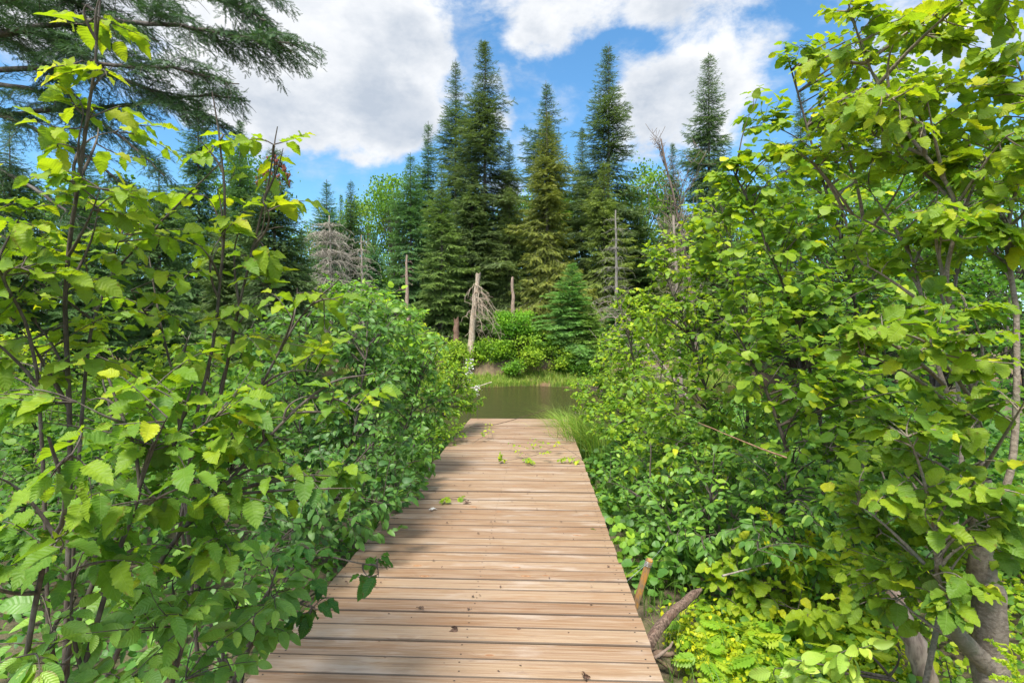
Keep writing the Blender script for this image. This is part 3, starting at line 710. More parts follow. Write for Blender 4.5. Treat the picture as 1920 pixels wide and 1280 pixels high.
broad(470, 268, 33, 'grey green leafy tree between the left spires', .8, (.8, 1.05, 1.0), 1)
broad(250, 330, 28, 'leafy tree deep in the left wood behind the saplings', 1.2, (.75, .95, .8))
broad(60, 330, 24, 'leafy tree at the far left behind the spruce', 1.2, (.8, 1.0, .8))
broad(1560, 300, 24, 'leafy tree behind the crown of the right alders', 1.2, (1.1, 1.25, .9))
broad(1760, 260, 20, 'leafy tree behind the upper right hazel branches', 1.1, (1.1, 1.2, .9), 1)
broad(1930, 240, 18, 'leafy tree at the right edge behind the hazel', 1.1, (1.0, 1.2, .9))
# a leafy undergrowth belt that closes the wood behind the first row
def belt():
    n_ = 900; x = R.uniform(-34, 40, n_); y = R.uniform(38, 56, n_) - 8 * (x < -12)
    z = ground_z(x, y) + R.uniform(0, 5.2, n_)**1.0
    pos = (np.stack([x, y, z], 1)[:, None] + R.normal(0, 1, (n_, 70, 3)) * np.array([.8, .8, .55])).reshape(-1, 3)
    dr = nrm(R.normal(0, 1, pos.shape)); nr = nrm(np.array([0, 0, .9]) + R.normal(0, .6, pos.shape))
    V, Fc, A = place(LOW, pos, dr, nr, R.uniform(.2, .34, len(pos)), np.clip(R.normal(.35, .2, len(pos)), 0, 1))
    o = link('far_undergrowth', mesh('far_undergrowth', V, Fc, M_FAR, A)); o.color = (.75, 1.0, .8, 1)
    tag(o, 'dense shaded undergrowth of the wood far behind the river', 'undergrowth', kind='stuff')
belt()

# ------------------------------------------------------------------ dead trees and snags
def dead_tree(name, label, base, top, r0, r1, nbr, blen, mat, color=(1, 1, 1), z0=.25, fall=.6, sub=5, broken=True, up=0., thick=1., cat='dead tree', seed=1, side=None, group=None, lean_mid=0.):
    global R
    keepR = R; R = np.random.default_rng(seed)
    base = np.array(base, float); top = np.array(top, float); root = thing(name, label, cat, base, group)
    n = 16; mid = (base + top) / 2 + np.array([lean_mid, 0, 0]); tc = smooth_curve([base - base, mid - base, top - base], n, r0 * .12)
    V, Fc, A = tubes(tc, np.linspace(r0, r1, n) * (1 + R.normal(0, .06, n)), 9)
    if broken:
        m = V[-9:]; V[-9:, 2] += R.uniform(-.1, .45, 9) * max(r1 * 3, .12)
    o = link('trunk', mesh('trunk', V, Fc, mat, A), parent=root); o.color = tuple(color) + (1,)
    H = np.linalg.norm(top - base)
    if nbr:
        t = R.uniform(z0, .97, nbr); i = (t * (n - 1)).astype(int); S = tc[i]; a = R.uniform(0, 6.28, nbr)
        if side is not None: a = R.normal(side, 1.2, nbr)
        L = blen * R.uniform(.35, 1, nbr) * (1.15 - .6 * t)
        o1 = np.stack([np.cos(a), np.sin(a), np.full(nbr, .15 + up)], 1); E = S + nrm(o1) * L[:, None]; M = (S + E) / 2 + np.array([0, 0, .18]) * L[:, None]
        E = E - np.array([0, 0, fall]) * L[:, None]
        bc = bez(S, M, E, 8) + np.concatenate([np.zeros((nbr, 1, 3)), R.normal(0, .02, (nbr, 7, 3)) * blen], 1)
        parts = [tubes(bc, np.linspace(1, .3, 8)[None] * np.full((nbr, 1), .012 * thick) * (.7 + L[:, None] / blen * .6), 4)]
        k = R.integers(2, 8, (nbr, sub)); ss = bc[np.arange(nbr)[:, None], k].reshape(-1, 3); dd = nrm(R.normal(0, 1, ss.shape) + np.array([0, 0, up * 1.5 - fall * .8]))
        l2 = np.repeat(L, sub)[:, None] * R.uniform(.15, .45, (len(ss), 1)); parts.append(tubes(bez(ss, ss + dd * l2 * .5 + R.normal(0, .03, ss.shape), ss + dd * l2 - np.array([0, 0, fall * .3]) * l2, 5), np.full((len(ss), 5), .0055 * thick), 3))
        if nbr < 12:
            for j in range(nbr):
                jj = slice(j * sub, (j + 1) * sub); l_ = bez(ss[jj], ss[jj] + dd[jj] * l2[jj] * .5, ss[jj] + dd[jj] * l2[jj], 5)
                V, Fc, A = cat_parts([tubes(bc[j:j + 1], np.linspace(1, .3, 8)[None] * .012 * thick * (.7 + L[j] / blen * .6), 4), tubes(l_, np.full((sub, 5), .0055 * thick), 3)])
                o = link('branch', mesh('branch', V, Fc, mat, A), parent=root); o.color = tuple(color) + (1,)
        else:
            V, Fc, A = cat_parts(parts); o = link('branches', mesh('branches', V, Fc, mat, A), parent=root); o.color = tuple(color) + (1,)
    R = keepR; return root
def gp(px, Y): x = (px - CX) / F * Y; return g(x, Y)
dead_tree('dead_tree', 'silvery dead conifer bristling with bare drooping twigs, left of the sky gap', gp(625, 31), P(618, 405, 31), .15, .03, 300, 2.4, M_GREY, (1.25, 1.2, 1.12), .12, .45, 7, seed=4, thick=1.5)
dead_tree('dead_tree', 'slim silvery dead conifer right of the bushier dead one', gp(682, 32), P(678, 440, 32), .11, .03, 130, 1.7, M_GREY, (1.2, 1.12, 1.05), .2, .5, 6, seed=5, thick=1.3)
dead_tree('snag', 'reddish grey pointed snag post standing left of the leaning snag', gp(766, 29), P(762, 480, 29), .17, .045, 10, 1.1, M_DEAD, (1, .85, .78), .35, .3, 2, seed=6, cat='snag', thick=1.3)
dead_tree('snag', 'leaning pale broken snag with curved hanging dead branches, on the bank edge', g(-2.15, 28.9), P(897, 516, 28.9), .20, .12, 30, 1.9, M_DEAD, (1.3, 1.22, 1.1), .42, .95, 5, seed=9, cat='snag', thick=1.9, lean_mid=-.06, side=-.5)
dead_tree('snag', 'short straight snag stump between the leaning snag and the rusty spruce', gp(963, 30), P(961, 522, 30), .15, .07, 5, .6, M_DEAD, (.95, .8, .75), .6, .2, 2, seed=8, cat='snag')
dead_tree('snag', 'small low broken stump in the shade left of the leaning snag', gp(857, 30.5), P(855, 598, 30.5), .17, .14, 3, .5, M_DEAD, (.6, .42, .35), .5, .3, 1, seed=12, cat='snag')
dead_tree('dead_tree', 'tall bare grey trunk with short dead twigs under the see-through spruce', gp(1157, 31.2), P(1154, 395, 31.2), .13, .04, 110, 1.5, M_GREY, (.8, .78, .76), .1, .35, 4, seed=13, thick=1.2)
dead_tree('dead_birch', 'leafless birch with ascending forked twigs reaching above the right shrubs', gp(1312, 24), P(1238, 262, 24), .10, .03, 26, 3.0, M_GREY, (.62, .50, .44), .45, -.25, 8, False, up=.9, seed=15, thick=1.8, lean_mid=.35)
dead_tree('dead_birch', 'shorter leafless pale birch trunk with brushy twigs beside the tall leafless one', gp(1278, 23), P(1262, 405, 23), .10, .05, 70, 1.9, M_GREY, (1.0, .88, .8), .35, 0., 6, False, up=.4, seed=16, thick=1.2)
dead_tree('dead_tree', 'dim grey dead conifer behind the middle alder stems', gp(505, 26), P(498, 480, 26), .12, .06, 90, 1.8, M_GREY, (.85, .8, .78), .15, .5, 6, seed=18, thick=1.2)
dead_tree('fallen_branch', 'tangle of pale dead branches lying at the edge of the right shrubs', g(7.2, 22), P(1150, 560, 22), .07, .02, 46, 2.4, M_GREY, (1.05, .9, .85), .1, .2, 6, False, up=.1, seed=19, thick=1.4, cat='dead branch', side=3.1)

# ------------------------------------------------------------------ big spruce whose boughs hang in from the top left
def overhang():
    base = g(-9.2, 8.6); root = thing('overhanging_spruce', 'big near spruce reaching long dark feathery boughs into the top left sky', 'spruce tree', base)
    tc = smooth_curve([base, base + [.1, 0, 4], base + [.2, .1, 12]], 14); V, Fc, A = tubes(tc - base, np.linspace(.30, .12, 14), 12)
    link('trunk', mesh('trunk', V, Fc, M_BARK, A), parent=root)
    # boughs: pixel way points with a depth each
    L_ = [([(-250, 120), (100, 48), (330, 50), (470, 72), (560, 86)], 8.0, 7.0, .32), ([(-250, 60), (0, 5), (200, -25), (420, 5), (500, 40)], 8.2, 7.2, .28),
          ([(-260, 150), (40, 62), (180, 118), (320, 130), (450, 160)], 8.2, 7.2, .26), ([(-250, 140), (120, 130), (260, 160), (360, 210), (420, 240)], 8.4, 7.6, .22),
          ([(-250, 170), (0, 160), (140, 200), (250, 275), (310, 330)], 8.4, 7.8, .22), ([(-250, 200), (-20, 215), (100, 260), (200, 320), (250, 370)], 8.6, 8.0, .22),
          ([(-250, -30), (-60, -40), (90, -10), (200, 30), (300, 80)], 8.3, 7.6, .25), ([(-250, 280), (-60, 300), (50, 345), (130, 400), (180, 440)], 8.7, 8.2, .22),
          ([(-250, -80), (60, -60), (240, -70), (420, -40), (520, -10)], 8.4, 7.5, .3), ([(-250, 30), (-40, 60), (60, 100), (130, 170), (160, 230)], 8.8, 8.4, .25),
          ([(-250, 330), (-80, 350), (20, 420), (90, 480), (150, 520)], 9.0, 8.4, .25), ([(-250, 90), (-50, 20), (60, 10), (180, 70), (240, 110)], 9.2, 8.8, .25),
          ([(-200, 240), (60, 210), (230, 200), (380, 180), (470, 190)], 8.9, 8.0, .13)]
    Pp, D, S, tw = [], [], [], []
    for pts, Y0, Y1, l2 in L_:
        w = [P(px, py, Y0 + (Y1 - Y0) * i / (len(pts) - 1)) for i, (px, py) in enumerate(pts)]
        bc = smooth_curve(w, 40, .008); L = np.linalg.norm(np.diff(bc, axis=0), axis=1).sum()
        V, Fc, A = tubes(bc - base, np.linspace(.045, .008, 40), 6); link('bough', mesh('bough', V, Fc, M_BARK, A), parent=root)
        # secondary twigs carrying sprays
        ns = int(L / .075); t = np.sort(R.uniform(.18, .99, ns)); i = (t * 39).astype(int); p = bc[i]; tg = nrm(bc[np.minimum(i + 1, 39)] - bc[np.maximum(i - 1, 0)])
        sd_ = nrm(np.cross(tg, [0, 0, 1.])); sg = np.where(R.random(ns) < .5, -1., 1.)[:, None]
        ll = (l2 * L * (1 - t)**.6 * .42 + .26) * R.uniform(.4, 1.2, ns)
        d = nrm(tg * .9 + sd_ * sg * .9 + np.array([0, 0, -.05]) + R.normal(0, .38, tg.shape))
        E = p + d * ll[:, None] - np.array([0, 0, .22]) * ll[:, None]**1.3; M = p + d * ll[:, None] * .5 + np.array([0, 0, .03])
        c2 = bez(p, M, E, 8); tw.append(tubes(c2 - base, np.linspace(.006, .002, 8)[None].repeat(ns, 0), 4))
        for j in range(ns):
            if R.random() < .2: continue       # bare twigs
            a, b_, s_ = spray(c2[j], ll[j], .07, .40, .085, .25, .08, .9)
            Pp.append(a); D.append(b_); S.append(s_)
    pos, dr, sz = np.concatenate(Pp), np.concatenate(D), np.concatenate(S)
    dr = nrm(dr + R.normal(0, .3, dr.shape)); V, Fc, A = place(SPRIG_NEAR, pos - base, dr, nrm(np.array([0, 0, 1.]) + R.normal(0, .4, pos.shape)), sz, np.clip(R.normal(.4, .2, len(pos)), 0, 1))
    o = link('foliage', mesh('foliage', V, Fc, M_NEEDLE, A), parent=root); o.color = (.62, .85, .78, 1); print('overhang', len(pos))
    V, Fc, A = cat_parts(tw); link('twigs', mesh('twigs', V, Fc, M_BARK, A), parent=root)
overhang()

# ------------------------------------------------------------------ left shrubs
b = g(-1.50, 1.85)
shrub('alder_sapling', 'tallest alder sapling on the left whose leader reaches the top of the sky', 'shrub',
      [([b, P(130, 900, 1.85), P(122, 560, 1.8), P(150, 330, 1.72), P(178, 140, 1.68), P(192, -30, 1.66)], .0095, .0022),
       ([b, P(150, 820, 1.9), P(190, 560, 2.0), P(290, 430, 2.1), P(420, 300, 2.1)], .007, .002),
       ([b, P(80, 900, 1.8), P(60, 650, 1.7), P(5, 520, 1.6), P(-60, 380, 1.6)], .007, .002)],
      [(190, 30, 1.66, 28, 50, .05, 1.3), (185, 130, 1.68, 55, 60, .08), (165, 240, 1.7, 80, 75, .1), (140, 370, 1.72, 130, 85, .18), (60, 420, 1.7, 90, 80, .2), (260, 270, 1.95, 70, 40, .12, .8),
       (150, 500, 1.8, 165, 85, .25), (280, 430, 2.0, 110, 90, .2), (130, 620, 1.85, 160, 95, .3, .85), (40, 560, 1.7, 80, 120, .2)],
      .082, ALDER_HI, M_LEAF_HI, color=(1.0, 1.0, 1.0), cov=2.5, nl=6, tint=(.42, 1.0), pet=True, tl=.22, droop=.2)
b = g(-1.32, 2.45)
shrub('alder_sapling', 'slender alder sapling with a bare bud tip, second from the left, under the dark spire', 'shrub',
      [([b, P(350, 930, 2.3), P(400, 640, 2.2), P(422, 400, 2.1), P(412, 260, 2.05), P(399, 172, 2.02)], .008, .0018),
       ([b, P(345, 930, 2.3), P(330, 740, 2.3), P(300, 600, 2.3), P(280, 480, 2.3)], .008, .002)],
      [(415, 270, 2.05, 55, 35, .08, .4), (395, 350, 2.1, 80, 50, .12, .5), (420, 450, 2.15, 95, 60, .2, .5), (350, 560, 2.25, 120, 80, .25, .6), (300, 690, 2.3, 120, 90, .3)],
      .090, ALDER_HI, M_LEAF_HI, color=(.95, 1.0, 1.0), cov=2.3, nl=6, tint=(.4, .95), pet=True, tl=.22, droop=.25)
b = g(-1.25, 2.75)
shrub('alder_sapling', 'thin alder sapling ending in a dark bud spike in front of the blue sky gap', 'shrub',
      [([b, P(340, 1010, 2.6), P(400, 800, 2.4), P(452, 560, 2.2), P(500, 360, 2.12), P(521, 238, 2.1)], .009, .0018),
       ([b, P(330, 1030, 2.5), P(470, 760, 2.2), P(560, 600, 2.1), P(640, 520, 2.05)], .008, .002)],
      [(535, 290, 2.1, 40, 30, .06, .25), (525, 370, 2.1, 55, 40, .1, .5), (490, 440, 2.15, 80, 55, .15, .55), (520, 530, 2.15, 85, 70, .2, .6), (600, 570, 2.05, 95, 50, .15, .8), (480, 640, 2.2, 130, 80, .25), (610, 650, 2.05, 70, 60, .15, .8)],
      .094, ALDER_HI, M_LEAF_HI, cov=2.4, nl=6, tint=(.4, .95), pet=True, tl=.22, droop=.3)
b = g(-1.42, 1.45)
shrub('alder_shrub', 'near alder shrub with large pleated leaves filling the left middle of the view', 'shrub',
      [([b, P(60, 1150, 1.4), P(120, 960, 1.25), P(90, 820, 1.15)], .008, .003), ([b, P(150, 1150, 1.6), P(300, 900, 1.7), P(360, 720, 1.7)], .009, .003),
       ([b, P(250, 1150, 1.7), P(430, 900, 1.8), P(600, 730, 1.9), P(700, 700, 1.95)], .009, .002), ([b, P(200, 1100, 1.5), P(260, 900, 1.5), P(200, 700, 1.5)], .008, .003)],
      [(80, 880, 1.2, 110, 70, .12, .8), (60, 780, 1.4, 90, 70, .2), (230, 760, 1.55, 150, 85, .25), (390, 740, 1.7, 130, 90, .25), (230, 900, 1.5, 160, 95, .25), (420, 880, 1.75, 140, 100, .25),
       (560, 760, 1.9, 110, 70, .2, .8), (660, 740, 1.95, 80, 35, .12, .7), (560, 900, 1.9, 110, 60, .2, .8), (650, 905, 1.95, 55, 35, .1, .6), (90, 1010, 1.3, 130, 80, .2), (300, 1030, 1.6, 180, 90, .25, 1.0)],
      .086, ALDER_HI, M_LEAF_HI, color=(.92, 1.0, 1.05), cov=3.1, nl=6, tint=(.2, .9), pet=True, tl=.2, droop=.45)
b = g(-1.45, 2.1)
shrub('dogwood_shrub', 'low shrub with smooth oval blue green leaves in the bottom left corner', 'shrub',
      [([b, P(100, 1250, 1.6), P(140, 1120, 1.5)], .009, .003), ([b, P(330, 1250, 1.8), P(380, 1080, 1.8)], .009, .003), ([b, P(450, 1250, 2.1), P(520, 1060, 2.15)], .009, .003)],
      [(90, 1180, 1.45, 130, 90, .2), (250, 1150, 1.6, 150, 100, .25), (380, 1120, 1.8, 150, 100, .25), (400, 1230, 1.9, 130, 70, .2), (510, 1080, 2.1, 100, 70, .2), (470, 1190, 2.1, 85, 60, .2, .9), (180, 1260, 1.5, 150, 50, .2)],
      .078, OVAL_HI, M_OVAL_HI, color=(1.25, 1.2, 1.0), cov=2.6, nl=8, tint=(.3, .95), pet=False, tl=.18, droop=.35)
b = g(-1.30, 2.6)
shrub('alder_branch_bush', 'small alder bush whose drooping dark leaves hang over the left edge of the planks', 'shrub',
      [([b, P(480, 1150, 2.5), P(580, 1050, 2.35), P(700, 1060, 2.3)], .009, .002), ([b, P(420, 1180, 2.4), P(520, 1130, 2.2), P(590, 1140, 2.15)], .008, .002)],
      [(600, 1050, 2.3, 60, 45, .1, .9), (705, 1080, 2.3, 32, 28, .06, .6), (590, 1150, 2.15, 42, 28, .06, .7), (530, 1020, 2.4, 80, 50, .15)],
      .085, ALDER_HI, M_LEAF_HI, color=(.55, .8, .9), cov=1.8, nl=5, tint=(.05, .5), pet=True, tl=.16, droop=.7)
def oncl(x, y): return None
DK = dict(tint=(.05, .8), nl=9, tl=.3, updir=.85, jitn=.42)
b = g(-1.75, 4.3)
shrub('honeysuckle_bush', 'dark green dense bush pressing against the left side of the planks', 'shrub',
      [([b, P(560, 900, 4.3), P(560, 700, 4.3)], .016, .005), ([b, P(640, 900, 4.2), P(690, 650, 4.3)], .014, .005), ([b, P(600, 950, 4), P(700, 830, 3.9)], .012, .004)],
      [(600, 640, 4.4, 120, 90, .5), (690, 640, 4.5, 85, 95, .5), (560, 760, 4.3, 130, 110, .5), (690, 780, 4.3, 105, 110, .5), (600, 890, 4.0, 120, 90, .5), (720, 900, 4.1, 80, 70, .4), (640, 960, 3.7, 100, 60, .4, .9), (540, 990, 3.3, 110, 80, .4), (700, 985, 3.75, 55, 30, .2, .7)],
      .07, OVAL_MID, M_OVAL, cov=3.4, **DK)
b = g(-1.70, 6.2)
shrub('honeysuckle_bush', 'mid green bush behind the nearest dark one, halfway down the left side of the planks', 'shrub',
      [([b, P(700, 830, 6.2), P(700, 640, 6.2)], .016, .005), ([b, P(760, 800, 6), P(790, 700, 6)], .014, .005)],
      [(690, 590, 6.2, 80, 70, .6), (760, 640, 6.2, 80, 80, .6), (720, 720, 6, 90, 90, .5), (790, 740, 6.2, 65, 90, .5), (770, 840, 5.7, 70, 60, .4), (740, 900, 5.2, 60, 50, .4), (650, 560, 6.5, 70, 50, .5)],
      .07, OVAL_MID, M_OVAL, color=(1.4, 1.35, .9), cov=3.4, **DK)
b = g(-1.6, 8.6)
shrub('willow_bush', 'light yellow green bush at the far left end of the planks beside the water', 'shrub',
      [([b, P(800, 760, 8.6), P(810, 660, 8.6)], .014, .004), ([b, P(840, 760, 8.6), P(870, 700, 8.8)], .012, .004)],
      [(810, 690, 8.6, 55, 60, .6), (850, 730, 8.7, 42, 55, .5), (880, 735, 9.3, 22, 38, .4), (830, 800, 8.2, 48, 40, .4), (770, 650, 8.8, 60, 60, .6), (868, 690, 9, 22, 35, .3, .8), (890, 750, 9.7, 18, 28, .3), (795, 860, 7.2, 38, 30, .3)],
      .062, OVAL_MID, M_LEAF, color=(1.15, 1.2, 1.0), cov=3.2, tint=(.3, .9), nl=9, tl=.3)
b = g(-1.9, 7.2)
shrub('bramble_bush', 'pale bright leaved arching spray above the water side end of the left bushes', 'shrub',
      [([b, P(720, 700, 7.4), P(770, 630, 7.4), P(850, 632, 7.4)], .010, .003), ([b, P(700, 680, 7.4), P(735, 560, 7.4)], .010, .003)],
      [(800, 640, 7.4, 62, 22, .2, 1.2), (738, 575, 7.4, 38, 45, .2, .9), (780, 600, 7.4, 30, 25, .2, .6)],
      .11, ROUND_MID, M_LEAF, color=(1.2, 1.3, 1.3), cov=2.2, tint=(.4, .8), nl=6, tl=.3)
b = g(-3.0, 5.2)
shrub('alder_thicket', 'shaded thicket behind the near alder on the left', 'shrub',
      [([b, P(380, 800, 5.2), P(400, 620, 5.2)], .02, .005), ([b, P(470, 800, 5.2), P(500, 640, 5.2)], .02, .005)],
      [(420, 690, 5.2, 120, 80, .6, .7), (520, 640, 5.2, 80, 70, .5, .7), (400, 800, 5, 140, 80, .6), (520, 840, 4.6, 110, 90, .6), (380, 920, 4.2, 160, 90, .6)],
      .075, ALDER_MID, M_LEAF, color=(.75, .9, .9), cov=2.6, tint=(.1, .6), nl=8, tl=.3)
b = g(-4.4, 5.0)
shrub('alder_thicket', 'shaded thicket at the left frame edge behind the tallest sapling', 'shrub',
      [([b, P(60, 850, 5), P(80, 650, 5)], .02, .005), ([b, P(200, 850, 5), P(190, 690, 5)], .02, .005)],
      [(40, 680, 5.2, 110, 60, .6, .6), (190, 740, 5.2, 130, 60, .6, .7), (90, 830, 4.8, 170, 90, .6), (260, 850, 4.6, 130, 90, .6), (120, 950, 4.0, 200, 110, .6)],
      .075, ALDER_MID, M_LEAF, color=(.8, .9, .85), cov=2.6, tint=(.1, .7), nl=8, tl=.3)
b = g(-6.5, 11)
shrub('sunlit_bush', 'small sunlit yellow green bush low at the left between shaded trunks', 'shrub',
      [([b, P(60, 700, 11), P(50, 650, 11)], .02, .006)],
      [(50, 655, 11, 70, 35, .7), (150, 690, 10, 80, 35, .7), (330, 680, 11, 90, 40, .7)],
      .09, ROUND_MID, M_LEAF, color=(1.2, 1.2, .9), cov=2.6, tint=(.5, 1), nl=8, tl=.35)

# ------------------------------------------------------------------ right shrubs
b = g(1.66, 1.98)
shrub('hazel_tree', 'near hazel with smooth grey brown trunk and big rounded leaves at the right edge', 'tree',
      [([b, P(1862, 1230, 1.95), P(1848, 1080, 1.95), P(1842, 900, 1.98)], .068, .030),
       ([P(1842, 930, 1.98), P(1838, 800, 2.0), P(1800, 640, 2.05), P(1775, 520, 2.1), P(1790, 380, 2.1), P(1700, 250, 2.15), P(1630, 130, 2.2), P(1590, 10, 2.2)], .011, .003),
       ([P(1852, 1000, 1.98), P(1900, 860, 2.0), P(1905, 600, 2.05), P(1890, 420, 2.1), P(1960, 200, 2.1)], .014, .004),
       ([P(1865, 1260, 1.95), P(1800, 1190, 1.88), P(1772, 1120, 1.84), P(1760, 1020, 1.84)], .034, .008),
       ([P(1840, 850, 2.0), P(1770, 720, 2.1), P(1730, 560, 2.2), P(1700, 450, 2.3)], .010, .003),
       ([b + [-.1, .25, 0], P(1790, 1000, 2.3), P(1800, 760, 2.4), P(1740, 500, 2.5), P(1560, 380, 2.6)], .012, .003)],
      [(1790, 40, 2.0, 140, 70, .2), (1650, 210, 2.0, 110, 70, .2, .8), (1780, 400, 1.95, 110, 60, .15, .8), (1880, 300, 1.95, 70, 90, .15, .8), (1790, 560, 1.9, 90, 45, .12, .8), (1620, 70, 2.25, 100, 60, .2, .8), (1900, 150, 2.1, 80, 100, .2), (1720, 190, 2.2, 120, 70, .2, .9), (1560, 130, 2.4, 60, 40, .12, .7), (1830, 300, 2.15, 110, 75, .25), (1680, 320, 2.3, 130, 70, .25),
       (1550, 260, 2.5, 90, 70, .2, .8), (1850, 440, 2.1, 90, 60, .2), (1700, 470, 2.3, 120, 60, .2), (1620, 650, 1.8, 100, 40, .12), (1770, 640, 1.75, 130, 65, .2), (1880, 700, 1.8, 60, 80, .2, .9), (1740, 790, 1.85, 120, 70, .2),
       (1740, 940, 1.8, 100, 60, .15, .9), (1640, 1020, 2.1, 90, 70, .2), (1800, 1080, 1.78, 70, 50, .1, .8), (1850, 960, 1.75, 70, 50, .1, .8), (1860, 890, 1.75, 70, 60, .15, .8), (1680, 900, 2.1, 110, 80, .2), (1740, 1010, 2.05, 120, 60, .2), (1880, 1030, 1.75, 55, 40, .1, .8), (1660, 1120, 2.1, 110, 60, .2, .8), (1780, 1110, 1.75, 60, 40, .1, .7)],
      .072, ROUND_HI, M_LEAF_HI, color=(1.0, 1.0, .95), cov=3.9, nl=7, tint=(.3, 1.0), pet=True, tl=.22, droop=.3, bark=M_TRUNK, r_tw=.0028)
b = g(2.45, 4.1)
shrub('alder_shrub', 'tall alder shrub sloping up from the middle of the right bank toward the hazel crown', 'shrub',
      [([b, P(1560, 900, 4.1), P(1500, 620, 4.0), P(1420, 420, 4.0), P(1370, 310, 4.0)], .018, .004), ([b, P(1620, 850, 4.1), P(1600, 550, 4.1), P(1530, 300, 4.1), P(1470, 90, 4.1)], .018, .004),
       ([b, P(1500, 900, 3.8), P(1440, 740, 3.7), P(1380, 620, 3.7)], .02, .004)],
      [(1385, 330, 4.0, 60, 40, .25, .8), (1440, 210, 4.0, 55, 60, .2, .8), (1500, 110, 4.05, 50, 50, .15, .7), (1620, 160, 4.2, 110, 120, .4, .8), (1760, 230, 4.4, 130, 110, .4, .8), (1680, 60, 4.2, 100, 60, .3, .6), (1440, 340, 4.0, 100, 80, .4), (1550, 260, 4.1, 80, 110, .4, .8), (1390, 450, 4.0, 105, 80, .4), (1540, 420, 4.0, 120, 90, .5),
       (1450, 560, 3.8, 140, 90, .5), (1590, 560, 3.9, 110, 100, .5), (1480, 690, 3.6, 150, 90, .5), (1640, 700, 3.4, 120, 100, .5), (1560, 820, 3.4, 150, 80, .5)],
      .078, ROUND_MID, M_LEAF, color=(1.08, 1.05, .9), cov=2.7, nl=7, tint=(.2, .95), tl=.26)
b = g(2.1, 5.6)
shrub('alder_shrub', 'alder shrub in the middle of the right bank, left of the tall sloping one', 'shrub',
      [([b, P(1350, 850, 5.5), P(1300, 650, 5.5), P(1240, 500, 5.5)], .024, .005), ([b, P(1400, 800, 5.5), P(1400, 600, 5.5), P(1345, 360, 5.6)], .022, .005)],
      [(1345, 400, 5.6, 75, 60, .4, .8), (1290, 455, 5.6, 60, 45, .3, .7), (1215, 480, 5.5, 50, 28, .2, .7), (1260, 530, 5.5, 70, 60, .4), (1350, 500, 5.5, 90, 65, .5), (1280, 630, 5.4, 110, 80, .6), (1400, 620, 5.3, 110, 90, .6), (1270, 760, 5.2, 120, 80, .6), (1400, 770, 5, 120, 90, .6), (1290, 870, 4.8, 120, 70, .5)],
      .072, ALDER_MID, M_LEAF, color=(1.1, 1.1, .9), cov=2.9, nl=8, tint=(.2, .95), tl=.28)
b = g(1.75, 8.0)
shrub('alder_shrub', 'light green alder shrub at the water end of the right bank', 'shrub',
      [([b, P(1200, 760, 8), P(1180, 640, 8), P(1150, 540, 8)], .02, .005), ([b, P(1230, 760, 8), P(1250, 620, 8)], .018, .005)],
      [(1190, 570, 8.2, 50, 40, .4, .9), (1240, 610, 8, 70, 60, .6), (1180, 650, 8, 70, 55, .6), (1140, 700, 8.4, 48, 45, .5), (1200, 730, 7.6, 80, 60, .6), (1150, 780, 7.4, 60, 50, .5), (1210, 820, 6.6, 80, 60, .5), (1115, 740, 9, 40, 42, .4), (1085, 725, 9.8, 26, 30, .4), (1095, 770, 8.2, 20, 30, .2, .8)],
      .062, ALDER_MID, M_LEAF, color=(1.1, 1.15, .95), cov=3.0, nl=8, tint=(.3, .92), tl=.28)
b = g(1.62, 4.6)
shrub('raspberry_thicket', 'dense darker leafy wall directly along the right edge of the planks', 'shrub',
      [([b, P(1230, 950, 4.6), P(1220, 830, 4.6)], .014, .004), ([b, P(1330, 980, 4.2), P(1340, 850, 4.2)], .014, .004), ([b, P(1450, 980, 3.8), P(1480, 860, 3.8)], .014, .004)],
      [(1190, 890, 5.2, 70, 55, .4), (1260, 950, 4.4, 95, 70, .4), (1370, 900, 4.2, 110, 80, .5), (1500, 920, 3.7, 120, 80, .5), (1250, 1030, 4.0, 70, 40, .3, .8), (1370, 1010, 3.7, 110, 60, .4), (1500, 1030, 3.3, 120, 70, .4), (1600, 960, 3.1, 110, 80, .4)],
      .066, OVAL_MID, M_OVAL, color=(1.15, 1.15, .9), cov=4.4, tint=(.2, 1.0), nl=9, tl=.26)
b = g(1.85, 3.6)
shrub('hazel_sucker', 'sunlit yellow green hazel shoots growing behind the driftwood log', 'shrub',
      [([b, P(1400, 1120, 3.5), P(1380, 1030, 3.5)], .007, .002), ([b, P(1490, 1110, 3.5), P(1490, 1000, 3.4), P(1470, 940, 3.3)], .007, .002), ([b, P(1600, 1100, 3.4), P(1600, 1000, 3.2)], .007, .002)],
      [(1370, 1050, 3.5, 80, 60, .25), (1480, 1010, 3.4, 90, 70, .25, .9), (1440, 1100, 3.4, 100, 50, .25), (1570, 1060, 3.2, 100, 70, .25), (1560, 1140, 3.0, 90, 40, .2), (1410, 1125, 3.4, 70, 35, .2, .9)],
      .098, ROUND_HI, M_LEAF_HI, color=(1.15, 1.1, .8), cov=2.0, nl=6, tint=(.45, 1.0), tl=.2, droop=.4, pet=True)
b = g(4.6, 7.2)
